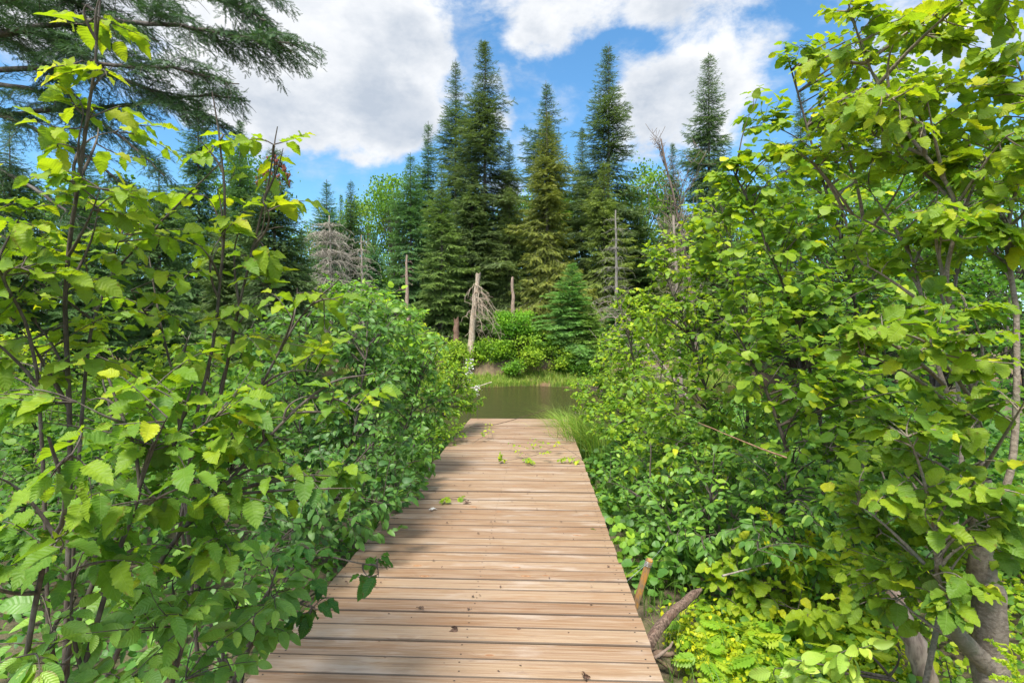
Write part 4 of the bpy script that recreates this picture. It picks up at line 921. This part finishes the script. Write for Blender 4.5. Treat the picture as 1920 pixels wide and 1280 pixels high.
shrub('alder_thicket', 'deep shaded thicket filling the space behind the hazel stems', 'shrub',
      [([b, P(1600, 800, 7.2), P(1600, 500, 7.2), P(1560, 330, 7.2)], .035, .008), ([b, P(1750, 800, 7), P(1800, 450, 7), P(1820, 250, 7)], .035, .008), ([b, P(1850, 800, 7), P(1900, 500, 7)], .03, .008)],
      [(1480, 500, 7.5, 110, 110, .8), (1600, 420, 7.2, 120, 110, .8, .8), (1760, 400, 7, 130, 130, .8, .8), (1900, 380, 7, 100, 140, .8, .8), (1640, 600, 6.5, 150, 120, .8), (1820, 620, 6, 140, 140, .8), (1620, 780, 5.5, 160, 110, .8), (1800, 850, 4.6, 160, 130, .8), (1680, 980, 4, 170, 90, .6), (1840, 1080, 3.6, 140, 110, .5)],
      .085, ALDER_MID, M_LEAF, color=(.8, .95, .85), cov=2.4, nl=8, tint=(.05, .6), tl=.35)

# ------------------------------------------------------------------ ground cover, ferns, grass
def blades(name, pts, hgt, wid, col, label, tint=(.2, .8), lean=.5, kind=None, cat=None, parent=None, base=None, bias=(0, 0), segs=5, mat=None):
    n = len(pts); h = hgt * R.uniform(.55, 1.15, n); a = R.uniform(0, 6.28, n); l = lean * R.uniform(.3, 1.3, n)
    d = np.stack([np.cos(a) * l + bias[0], np.sin(a) * l + bias[1], np.zeros(n)], 1); t = np.linspace(0, 1, segs + 1)
    c = pts[:, None] + d[:, None] * (t**2)[None, :, None] * h[:, None, None] + np.array([0, 0, 1.]) * (t - .35 * t**3 * np.minimum(1.6, l + .4)[:, None])[..., None] * h[:, None, None]
    sd_ = nrm(np.cross(nrm(d + 1e-4), [0, 0, 1.])) if lean else np.tile([1., 0, 0], (n, 1))
    aa = R.uniform(-.9, .9, n); sd_ = sd_ * np.cos(aa)[:, None] + nrm(d + 1e-4) * np.sin(aa)[:, None]
    w = (wid * R.uniform(.6, 1.2, n))[:, None] * (1 - t**2.2)[None] + .0004
    V = np.stack([c - sd_[:, None] * w[..., None] / 2, c + sd_[:, None] * w[..., None] / 2], 2); k = segs + 1
    idx = np.arange(n * k * 2).reshape(n, k, 2); Fq = np.stack([idx[:, :-1, 0], idx[:, :-1, 1], idx[:, 1:, 1], idx[:, 1:, 0]], -1).reshape(-1, 4)
    ti = np.clip(R.uniform(*tint, n) + R.normal(0, .08, n), 0, 1)
    A = np.stack([np.broadcast_to(t[None, :, None], (n, k, 2)), np.broadcast_to(np.array([-1., 1])[None, None], (n, k, 2)), np.broadcast_to(ti[:, None, None], (n, k, 2))], -1).reshape(-1, 3)
    V = V.reshape(-1, 3) - (0 if base is None else base)
    o = link(name, mesh(name, V, Fq, mat or M_GRASS, A), parent=parent); o.color = tuple(col) + (1,)
    if parent is None: tag(o, label, cat, kind=kind)
    return o
def scatter(n, x0, x1, y0, y1, keep=None):
    x = R.uniform(x0, x1, n); y = R.uniform(y0, y1, n)
    if keep is not None: m = keep(x, y); x, y = x[m], y[m]
    return np.stack([x, y, ground_z(x, y) - .01], 1)
offdeck = lambda x, y: (np.abs(x - (DC + .0462 * y)) > 1.02) | (y > 10.6)
# far bank grass and leafy plants
dd = lambda x, y: y - y_far(x)
pt = scatter(52000, -9, 12, 26.2, 30, lambda x, y: (dd(x, y) > -.12) & (dd(x, y) < 1.8) & (fbm(x * 2, y * 2) + R.normal(0, .12, len(x)) > -.45) & ~((x > -2.6) & (x < .6) & (dd(x, y) > 1.15) & (fbm(x * 4, y * 3) > -.2)))
blades('bank_grass', pt, .38, .026, (1.25, 1.2, .9), 'yellow green grass on the slope of the far bank', (.3, 1.0), .4, 'stuff')
pt = scatter(9000, -10, 14, 27.8, 33, lambda x, y: (dd(x, y) > 1.7))
blades('bank_top_grass', pt, .5, .02, (.95, 1.0, .9), 'tall grass and herbs on top of the far bank', (.2, .8), .4, 'stuff')
def leafmass(name, label, cs, rad, per, size, tpls, mat, col, tint, kind='stuff', parent=None, cat=None, base=None, up=.9):
    pos = (cs[:, None] + R.normal(0, 1, (len(cs), per, 3)) * np.array(rad)).reshape(-1, 3)
    dr = nrm(R.normal(0, 1, pos.shape) * [1, 1, .5] - np.array([0, 0, .2])); nr = nrm(np.array([0, -.15, up]) + R.normal(0, .42, pos.shape))
    ti = np.clip(np.repeat(R.uniform(*tint, len(cs)), per) + R.normal(0, .1, len(pos)), 0, 1)
    if base is not None: pos = pos - base
    V, Fc, A = place(tpls, pos, dr, nr, R.uniform(.7, 1.2, len(pos)) * size, ti)
    o = link(name, mesh(name, V, Fc, mat, A), parent=parent); o.color = tuple(col) + (1,)
    if parent is None: tag(o, label, cat, kind=kind)
    return o
c = scatter(900, -16, 18, 28.6, 36, lambda x, y: dd(x, y) > 1.75); c[:, 2] += R.uniform(.05, .55, len(c))
leafmass('bank_undergrowth', 'leafy undergrowth along the top of the far bank under the conifers', c, (.25, .25, .14), 40, .13, LOW, M_FAR, (1.15, 1.35, .8), (.1, .8))
def bank_bush(px, py, Y, rx, ry, label, col, n=60, size=.12, tint=(.2, .9)):
    c0 = P(px, py, Y); base = g(c0[0], Y); root = thing('bank_bush', label, 'bush', base, 'bushes on the far bank')
    d = nrm(R.normal(0, 1, (n, 3))) * R.uniform(.3, 1, (n, 1))**.5 * np.array([rx / F * Y, rx / F * Y * .7, ry / F * Y]); c = c0 + d
    st = np.tile(base, (n, 1)); mid = (st + c) / 2 + np.array([0, 0, .1]); V, Fc, A = tubes(bez(st, mid, c, 5) - base, np.full((n, 5), .008), 3)
    link('stems', mesh('stems', V, Fc, M_STEM, A), parent=root)
    leafmass('foliage', None, c, (.17, .17, .11), 55, size, LOW, M_FAR, col, tint, parent=root, base=base)
bank_bush(1030, 668, 28.9, 62, 22, 'yellow green leafy bush hanging over the brown undercut of the bank', (1.5, 1.5, .8))
bank_bush(965, 608, 29.8, 48, 26, 'rounded mid green bush left of the young firs', (1.1, 1.5, .8), 70)
bank_bush(925, 655, 29, 40, 24, 'low bright bush at the foot of the leaning snag', (1.45, 1.6, .8), 50)
bank_bush(1085, 690, 28.6, 42, 26, 'dark leafy bush on the bank slope below the smallest fir', (.9, 1.2, .7), 50)
bank_bush(1010, 640, 29.6, 55, 20, 'pale green bush between the leaning snag and the tallest young fir', (1.5, 1.6, 1.0), 50)
bank_bush(1150, 660, 29.4, 60, 36, 'shaded bush at the right end of the visible bank', (.95, 1.2, .8), 70)
bank_bush(845, 668, 28.9, 50, 26, 'bright bush at the left end of the visible bank', (1.5, 1.5, .85), 60)
bank_bush(962, 688, 28.2, 18, 12, 'little shrub on the slope under the brown undercut', (1.1, 1.4, .8), 16)

c = scatter(1300, -16, -1.5, 9.5, 19, lambda x, y: y < y_near(x) + .5); c[:, 2] += R.uniform(.05, 1.0, len(c))
leafmass('wood_undergrowth', 'herbs and young growth on the floor of the left wood', c, (.22, .22, .12), 34, .10, LOW, M_FAR, (1.05, 1.2, .8), (.1, .9))
# near ground cover
c = scatter(2600, -9, 1.5, 1.2, 10.8, lambda x, y: offdeck(x, y) & (x < 0)); c[:, 2] += R.uniform(.03, .3, len(c))
leafmass('left_ground_cover', 'shaded leafy ground cover under the left shrubs', c, (.13, .13, .07), 16, .07, OVAL_MID, M_OVAL, (1.0, 1.1, .9), (.1, .7))
c = scatter(2400, .6, 9, 3.6, 13, offdeck); c[:, 2] += R.uniform(.03, .28, len(c))
leafmass('right_ground_cover', 'leafy ground cover under the right shrubs', c, (.13, .13, .07), 16, .07, ROUND_MID, M_OVAL, (1.15, 1.2, .9), (.1, .8))
pt = scatter(5200, .75, 2.6, 2.2, 9.5, lambda x, y: offdeck(x, y) & (x < 1.0 + .05 * y + R.uniform(0, .6, len(x))))
blades('edge_grass', pt, .26, .005, (.75, .85, .6), 'fine dark grass along the right edge of the planks', (.0, .7), .8, 'stuff')
pt = scatter(2500, -3, 4, 10.5, 11.8, lambda x, y: (x < -.75) | (x > 1.0)); blades('shore_grass', pt, .5, .008, (1, 1, .8), 'grass along the near shore at the end of the planks', (.2, 1), .6, 'stuff')

def frond_tpl(n, L, w, seed):
    """lobed fern frond made of leaflets on a rachis, y along, z up"""
    r = np.random.default_rng(seed); parts = []; lv, lf, lu = leaf_tpl(7, 3, .2, .16, .25, .1, .1, base=.4, tip=.6)
    P0, D0, S0 = [], [], []
    for i in range(n):
        u = .22 + .74 * i / (n - 1); s = w * math.sin(math.pi * (u * .75 + .12))**.8 * (1 - .35 * u)
        for sg in (-1, 1):
            P0.append((0, u * L, -.12 * u * u)); D0.append((sg * .85, .55, -.12)); S0.append(s * r.uniform(.9, 1.1))
    P0.append((0, .97 * L, -.12)); D0.append((0, 1, -.3)); S0.append(w * .35)
    V, Fc, A = place([(lv, lf, lu)], np.array(P0), np.array(D0, float), np.tile([0, 0, 1.], (len(P0), 1)), np.array(S0), np.zeros(len(P0)))
    return V, Fc, A[:, :2]
FRONDS = [frond_tpl(6, 1, .5, 1), frond_tpl(7, 1, .46, 2)]
def fern(x, y, label, size=.26, nf=7, col=(1, 1, 1), tint=(.3, 1)):
    base = g(x, y); root = thing('fern', label, 'fern', base, 'ferns beside the planks')
    a = np.arange(nf) / nf * 6.283 + R.normal(0, .3, nf); l = R.uniform(.4, .9, nf); st = np.zeros((nf, 3)); E = np.stack([np.cos(a) * l * size * .5, np.sin(a) * l * size * .5, size * R.uniform(.55, 1.05, nf)], 1)
    M = E * [.3, .3, .6]; V, Fc, A = tubes(bez(st, M, E, 6), np.full((nf, 6), .0013), 4); link('stalks', mesh('stalks', V, Fc, M_FERN, A), parent=root)
    dr = np.stack([np.cos(a), np.sin(a), R.uniform(-.25, .2, nf)], 1)
    V, Fc, A = place(FRONDS, E - nrm(dr) * size * .1, dr, nrm(np.array([0, 0, 1.]) + R.normal(0, .2, (nf, 3))), size * R.uniform(.6, 1, nf), np.clip(R.uniform(*tint, nf), 0, 1))
    o = link('fronds', mesh('fronds', V, Fc, M_FERN, A), parent=root); o.color = tuple(col) + (1,)
for x, y, s, lab in [(1.02, 3.2, .20, 'fern right of the log foot, nearest to the planks'), (1.24, 3.42, .20, 'fern standing just below the middle of the log'), (.98, 2.88, .2, 'fern in the bare soil at the bottom edge, close to the planks'),
                     (1.2, 3.08, .22, 'fern second out from the planks, amid yellow fronds'), (1.28, 2.82, .24, 'bright fern right of the soil patch at the bottom edge'), (1.45, 3.2, .24, 'fern under the sunlit hazel shoots'),
                     (1.5, 2.95, .26, 'yellow fern in the middle of the bottom right patch'), (1.12, 2.72, .2, 'lowest yellow fern at the bottom edge'), (1.75, 3.05, .26, 'fern further right under drooping hazel leaves'),
                     (1.68, 2.78, .25, 'fern at the bottom edge left of the hazel trunk'), (.95, 3.95, .22, 'fern beside the planks behind the yellow stake'), (1.08, 4.6, .24, 'shaded fern beside the planks, farthest from the camera'),
                     (1.45, 2.66, .22, 'small fern at the very bottom right of the patch'), (1.38, 3.05, .2, 'small fern between the two brightest yellow ones')]:
    fern(x, y, lab, s * .78, 11, (1.1, 1.1, 1) if y < 3.5 else (.6, .8, .9))
c = scatter(900, 1.15, 4.5, 1.5, 3.7); c[:, 2] += R.uniform(.02, .16, len(c))
leafmass('low_herbs', 'low herbs covering the soil under the hazel', c, (.09, .09, .04), 12, .045, ALDER_MID, M_LEAF, (1.0, 1.05, .9), (.1, .9))
c = scatter(520, .95, 2.0, 2.5, 3.5, lambda x, y: fbm(x * 5, y * 5) > -.1); c[:, 2] += R.uniform(.02, .10, len(c))
leafmass('yellow_herbs', 'patch of low yellow green herbs among the ferns beside the log', c, (.05, .05, .025), 12, .03, ALDER_MID, M_LEAF, (1.2, 1.15, .8), (.5, 1))
b = g(1.72, 2.22)
shrub('willow_herb', 'pale long leaved herb at the bottom edge left of the hazel trunk', 'plant', [([b, b + [.02, 0, .3], b + [-.05, -.05, .5]], .004, .002), ([b, b + [-.1, 0, .3], b + [-.25, -.02, .42]], .004, .002)],
      [(1490, 1235, 2.15, 90, 40, .12, 1), (1600, 1230, 2.1, 90, 45, .12, 1)], .085, OVAL_HI, M_OVAL_HI, color=(1.8, 1.45, 1.3), cov=1.6, nl=8, tint=(.6, 1), tl=.15, updir=.5)
# goldenrod in the lower right corner
def goldenrod():
    base = g(1.50, 1.62); root = thing('goldenrod', 'feathery bright yellow green goldenrod spray in the bottom right corner', 'plant', base)
    E = P(1868, 1205, 1.6); V, Fc, A = tubes(smooth_curve([base, (base + E) / 2 + [.06, 0, 0], P(1905, 1240, 1.6), E], 12)[None] - base, np.full((1, 12), .0025), 5)
    link('stem', mesh('stem', V, Fc, M_FERN, A), parent=root)
    tips = [(P(1905, 1245, 1.6), P(1856, 1200, 1.58)), (P(1915, 1265, 1.6), P(1872, 1240, 1.58)), (P(1920, 1280, 1.6), P(1862, 1272, 1.58)), (P(1925, 1240, 1.6), P(1905, 1215, 1.6)), (P(1935, 1270, 1.6), P(1900, 1290, 1.55))]
    pos, dr = [], []
    for s, e in tips:
        t = np.linspace(0, 1, 22)[:, None]; q = s + (e - s) * t + np.array([0, 0, .006]) * np.sin(t * 3); pos.append(np.repeat(q, 3, 0)); dr.append(nrm(e - s) * .8 + R.normal(0, .6, (66, 3)))
    pos, dr = np.concatenate(pos), nrm(np.concatenate(dr)); V, Fc, A = place(LOW, pos - base, dr, nrm(R.normal(0, 1, pos.shape)), R.uniform(.008, .014, len(pos)), R.uniform(.6, 1, len(pos)))
    o = link('plumes', mesh('plumes', V, Fc, M_FERN, A), parent=root); o.color = (1.2, 1.2, .8, 1)
goldenrod()
# grass tuft at the right end of the planks
def tuft(x, y, z, n, h, label, bias, col=(1, 1, 1), sp=.12, wid=.006):
    base = np.array([x, y, z]); root = thing('grass_tuft', label, 'grass', base, 'grass tufts beside the planks')
    pts = base + np.stack([R.normal(0, sp, n), R.normal(0, sp * 1.6, n), np.zeros(n)], 1)
    blades('blades', pts, h, wid, col, None, (.3, 1), .55, parent=root, base=base, bias=bias)
tuft(1.18, 9.9, -.38, 520, .8, 'big arching grass tuft spilling over the far right corner of the planks', (-.45, -.1), (1.1, 1.15, .8), .2, .013)
tuft(1.16, 8.6, -.36, 340, .95, 'arching grass tuft just in front of the far right corner', (-.35, -.1), (1.05, 1.1, .8), .18, .012)
tuft(1.08, 10.9, -.5, 240, 1.0, 'grass tuft leaning toward the water past the end of the planks', (-.45, 0), (1.1, 1.1, .9), .14)
tuft(-.93, 9.2, -.4, 90, .75, 'thin grass tuft bending over the far left part of the planks', (.35, 0), (.9, .9, .8), .08)
tuft(.93, 3.25, -.38, 60, .35, 'little grass tuft between the yellow stake and the log', (.1, 0), (1.2, 1.1, .7), .04, .004)

# ------------------------------------------------------------------ small things
def log():
    root = thing('driftwood_log', 'weathered brown driftwood log propped up beside the right edge of the planks', 'log', g(.80, 2.85))
    base = np.array(root.location); a, c_, e = P(1216, 1212, 2.92), P(1258, 1152, 3.08), P(1316, 1104, 3.25)
    c = smooth_curve([a - [.05, .02, .12], a, c_, e], 26, .002); n, sd = 26, 18
    r = np.interp(np.linspace(0, 1, n), [0, .2, .6, .93, 1], [.040, .033, .029, .022, .008])
    V, Fc, A = tubes(c - base, r, sd); th = np.tile(np.arange(sd), n); k = np.repeat(np.arange(n), sd)
    ctr = np.repeat(c - base, sd, 0); groove = 1 + .13 * np.sin(th * 2.1 + .25 * k) * np.sin(th * .9 + 1) - .16 * ((th % 5) == 2) + R.normal(0, .02, len(V))
    V = ctr + (V - ctr) * groove[:, None]
    # close the cut end
    V = np.vstack([V, (c[-1] - base)[None] + [.004, .004, .0]]); A = np.vstack([A, A[-1:]]); last = (n - 1) * sd + np.arange(sd)
    Fc = np.vstack([Fc, np.stack([last, np.roll(last, -1), np.full(sd, len(V) - 1), np.full(sd, len(V) - 1)], 1)[:0]])
    o = link('stem_wood', mesh('stem_wood', V, Fc, M_LOG, A), parent=root); o.color = (.6, .5, .44, 1)
    rt = []
    for dx, dy, dz, r0 in [(.14, .05, -.05, .022), (.10, -.12, -.14, .018), (-.02, .1, -.2, .02), (.2, -.02, -.18, .014), (.06, .02, -.26, .025)]:
        s = a - base + np.array([0, 0, -.03]); E = s + np.array([dx, dy, dz]) * 1.1; q = smooth_curve([s, (s + E) / 2 + R.normal(0, .02, 3), E], 9, .004); rt.append(tubes(q, np.linspace(r0, .006, 9), 7))
    V, Fc, A = cat_parts(rt); o = link('roots', mesh('roots', V, Fc, M_DEAD, A), parent=root); o.color = (.5, .38, .3, 1)
log()
def bare_log(nm, label, pts, r0, r1, col, mat=None, cat='log'):
    base = np.array(pts[0], float); root = thing(nm, label, cat, base); c = smooth_curve(np.array(pts) - base, 16, r0 * .12); V, Fc, A = tubes(c, np.linspace(r0, r1, 16) * (1 + R.normal(0, .05, 16)), 10)
    o = link('wood', mesh('wood', V, Fc, mat or M_DEAD, A), parent=root); o.color = tuple(col) + (1,)
bare_log('broken_log', 'pale split log leaning in the shade left of the hazel trunk', [P(1745, 1290, 2.6), P(1700, 1170, 2.6), P(1668, 1090, 2.65)], .05, .03, (1.0, .85, .8))
bare_log('fallen_stick', 'grey stick lying across the leaves right of the log', [P(1355, 1080, 3.1), P(1400, 1068, 3.2), P(1460, 1050, 3.3)], .006, .003, (.9, .9, .9), cat='stick')
bare_log('fallen_stick', 'dark stick on the bare soil near the bottom edge of the planks', [P(1228, 1235, 2.75), P(1255, 1215, 2.8), P(1262, 1205, 2.85)], .009, .005, (.6, .5, .45), cat='stick')
bare_log('fallen_stick', 'bleached driftwood stick poking out of the left bushes over the water', [P(868, 722, 12.5), P(885, 727, 12.5), P(922, 716, 12.6)], .018, .009, (1.35, 1.3, 1.2), cat='stick')
bare_log('fallen_stick', 'long thin pinkish bare twig reaching left out of the leaves of the right alders', [P(1475, 858, 2.9), P(1400, 830, 2.9), P(1310, 792, 2.9)], .005, .002, (.9, .6, .45), cat='stick')
def stake():
    bs, tp = P(1192, 1135, 3.42), P(1219, 1048, 3.42); d = tp - bs; bs = bs - d * 1.2; base = bs; root = thing('wooden_stake', 'leaning stake with worn yellow paint and wire twisted round its top', 'stake', base)
    ax = nrm(tp - bs); sd_ = nrm(np.cross(ax, [0, 1, 0])); fw = np.cross(sd_, ax); V = []; n = 9; w, hh = .016, .011
    for i in range(n):
        t = i / (n - 1); q = bs + (tp - bs) * t; k = 1 + R.normal(0, .04)
        for a_, b_ in ((-1, -1), (-.6, -1.15), (.6, -1.15), (1, -1), (1, 1), (-1, 1)):
            V.append(q + sd_ * w * a_ * k + fw * hh * b_ * k + (ax * R.uniform(-.012, .012) if i == n - 1 else 0))
    V = np.array(V) - base; idx = np.arange(n * 6).reshape(n, 6); nx = np.roll(idx, -1, 1); Fq = np.stack([idx[:-1], nx[:-1], nx[1:], idx[1:]], -1).reshape(-1, 4)
    Fq = np.vstack([Fq, [idx[-1, 0], idx[-1, 1], idx[-1, 4], idx[-1, 5]], [idx[-1, 1], idx[-1, 2], idx[-1, 3], idx[-1, 4]]])
    link('post', mesh('post', V, Fq, M_PAINT, np.zeros((len(V), 3)), smooth=False), parent=root)
    t = np.linspace(0, 1, 60); an = t * 6.283 * 4.5; q = tp - ax * (.012 + .035 * t[:, None]) + .023 * (np.cos(an)[:, None] * sd_ + np.sin(an)[:, None] * fw) 
    w = [tubes(q - base, np.full(60, .0018), 5)]
    for e in ([P(1180, 1086, 3.3), P(1176, 1092, 3.25)], [P(1238, 1032, 3.6), P(1252, 1010, 3.9)], [P(1190, 1068, 3.5), P(1172, 1080, 3.6)]):
        w.append(tubes(smooth_curve([tp - ax * .02 - base] + [x - base for x in e], 12), np.full(12, .0014), 5))
    V, Fc, A = cat_parts(w); link('wire', mesh('wire', V, Fc, M_WIRE, A), parent=root)
stake()
def deck_local(px, py):
    Y = EYE * F / (py - CY); return np.array([(px - CX) / F * Y, Y, .003])
def dry_leaf(px, py, label, size=.05, mat=None):
    base = deck_local(px, py); root = thing('dry_leaf', label, 'leaf', base, 'leaves lying on the planks'); n = 5
    pos = np.stack([R.normal(0, size * .16, n), R.normal(0, size * .16, n), R.uniform(.002, .007, n)], 1)
    V, Fc, A = place(ALDER_HI, pos, nrm(np.stack([R.normal(0, 1, n), R.normal(0, 1, n), R.uniform(.0, .3, n)], 1)), nrm(np.array([0, 0, .7]) + R.normal(0, .6, (n, 3))), np.full(n, size * .62), np.zeros(n))
    V[:, 2] = np.maximum(V[:, 2], .001); link('blade', mesh('blade', V, Fc, mat or M_DRY, A), parent=root)
dry_leaf(857, 1183, 'curled dark dead leaf on the near planks, left of the centre'); dry_leaf(1096, 1271, 'crumpled dead leaf at the bottom edge of the near planks', .05)
dry_leaf(878, 943, 'small dark dead leaf in the middle distance of the planks', .07); dry_leaf(788, 1142, 'tiny dark crumb of leaf by the wide gap between planks', .03)
dry_leaf(811, 957, 'small white curled petal like scrap on the planks near the dark bush', .06, M_WHITE)
def vine(nm, label, way, sprigs, size=.05, group=None, col=(1, 1, 1)):
    pts = [deck_local(px, py) + [0, 0, h] for px, py, h in way]; base = pts[0].copy(); root = thing(nm, label, 'twig', base, group)
    c = smooth_curve(pts, 30) - base; tb = [tubes(c, np.full(30, .0022), 5)]; tw = []
    for px, py, h in sprigs:
        q = deck_local(px, py) - base; k = np.linalg.norm(c[:, :2] - q[:2], axis=1).argmin(); tw.append(bez(c[k][None], ((c[k] + q) / 2 + [0, 0, h * .5])[None], (q + [R.normal(0, .03), 0, h])[None], 6))
    tw = np.concatenate(tw); tb.append(tubes(tw, np.full((len(tw), 6), .0014), 4)); V, Fc, A = cat_parts(tb); link('stem', mesh('stem', V, Fc, M_STEM, A), parent=root)
    pos, dr, nr, sz, t, _ = leaves_on(tw, 8, R.integers(0, 2, len(tw)), size, .3, .3); V, Fc, A = place(ALDER_MID, pos, dr, nr, sz, np.clip(R.normal(.7, .15, len(pos)), 0, 1))
    o = link('leaves', mesh('leaves', V, Fc, M_LEAF, A), parent=root); o.color = tuple(col) + (1,)
vine('fallen_twig', 'leafy green twig lying across the far planks from the right edge', [(1105, 873, .03), (1050, 856, .12), (1000, 862, .05), (940, 868, .015)],
     [(935, 868, .10), (950, 868, .05), (968, 855, .10), (990, 845, .10), (1002, 838, .12), (1000, 872, .05), (1008, 874, .03), (1035, 868, .14), (1045, 868, .04), (1062, 868, .05), (1078, 870, .03), (985, 868, .04), (955, 845, .1), (1040, 850, .16)], .055, col=(1.1, 1.1, .9))
vine('fallen_twig', 'small leafy twig standing at the left of the far planks beneath the grass arc', [(885, 835, .02), (905, 828, .06), (925, 826, .02)], [(903, 828, .14), (908, 822, .22), (915, 815, .2)], .05, col=(.95, 1.05, .9))
vine('fallen_twig', 'tiny leafy twig on the planks beside the dark bush', [(820, 938, .01), (845, 940, .03), (862, 936, .02)], [(842, 940, .03), (858, 937, .02), (832, 944, .03)], .06, col=(.9, 1, .9))
bare_log('arching_stem', 'long dark dry stem arching over the far end of the planks from left to right', [P(880, 800, 9.0), P(930, 795, 9.1), P(985, 780, 9.3), P(1040, 762, 9.5)], .006, .003, (.8, .55, .45), M_STEM, 'stem')
def litter():
    n = 170; s_ = R.uniform(2.3, 10.3, n)**1.0; x_ = R.uniform(-.88, .88, n) * np.where(R.random(n) < .5, 1, R.uniform(.6, 1, n)); p = np.array([deck(a, b_, .004) for a, b_ in zip(s_, x_)])
    V, Fc, A = place(LOW, p, nrm(np.stack([R.normal(0, 1, n), R.normal(0, 1, n), R.uniform(0, .25, n)], 1)), nrm(np.array([0, 0, 1.]) + R.normal(0, .3, (n, 3))), R.uniform(.006, .024, n), np.zeros(n))
    V[:, 2] = np.maximum(V[:, 2], .0015); tag(link('leaf_litter', mesh('leaf_litter', V, Fc, M_DRY, A)), 'tiny brown scraps of leaf litter scattered over the planks', 'litter', kind='stuff')
litter()
# white flower spikes by the water on the left
def flowers(px, py, Y, n, label, hh):
    base = gp(px, Y); root = thing('white_flower_spike', label, 'flowers', base, 'white flowers by the water'); top = P(px, py, Y)
    c = smooth_curve([base, (base + top) / 2 + [.03, 0, 0], top], 10) - base; V, Fc, A = tubes(c, np.full(10, .005), 4); link('stem', mesh('stem', V, Fc, M_STEM, A), parent=root)
    pos = c[-1] - np.stack([R.normal(0, .035, n), R.normal(0, .035, n), R.uniform(0, hh, n)], 1); V, Fc, A = place(LOW, pos, nrm(R.normal(0, 1, pos.shape)), nrm(R.normal(0, 1, pos.shape)), R.uniform(.02, .04, n), np.zeros(n))
    link('petals', mesh('petals', V, Fc, M_WHITE, A), parent=root)
flowers(879, 672, 11, 150, 'upright white flower spike left of the river view', .32); flowers(893, 722, 10.6, 90, 'lower white flower spike touching the edge of the water view', .2); flowers(874, 700, 10.8, 70, 'small white flower head just below the upright white spike', .12)
print('verts', sum(len(o.data.vertices) for o in bpy.data.objects if o.type == 'MESH'))
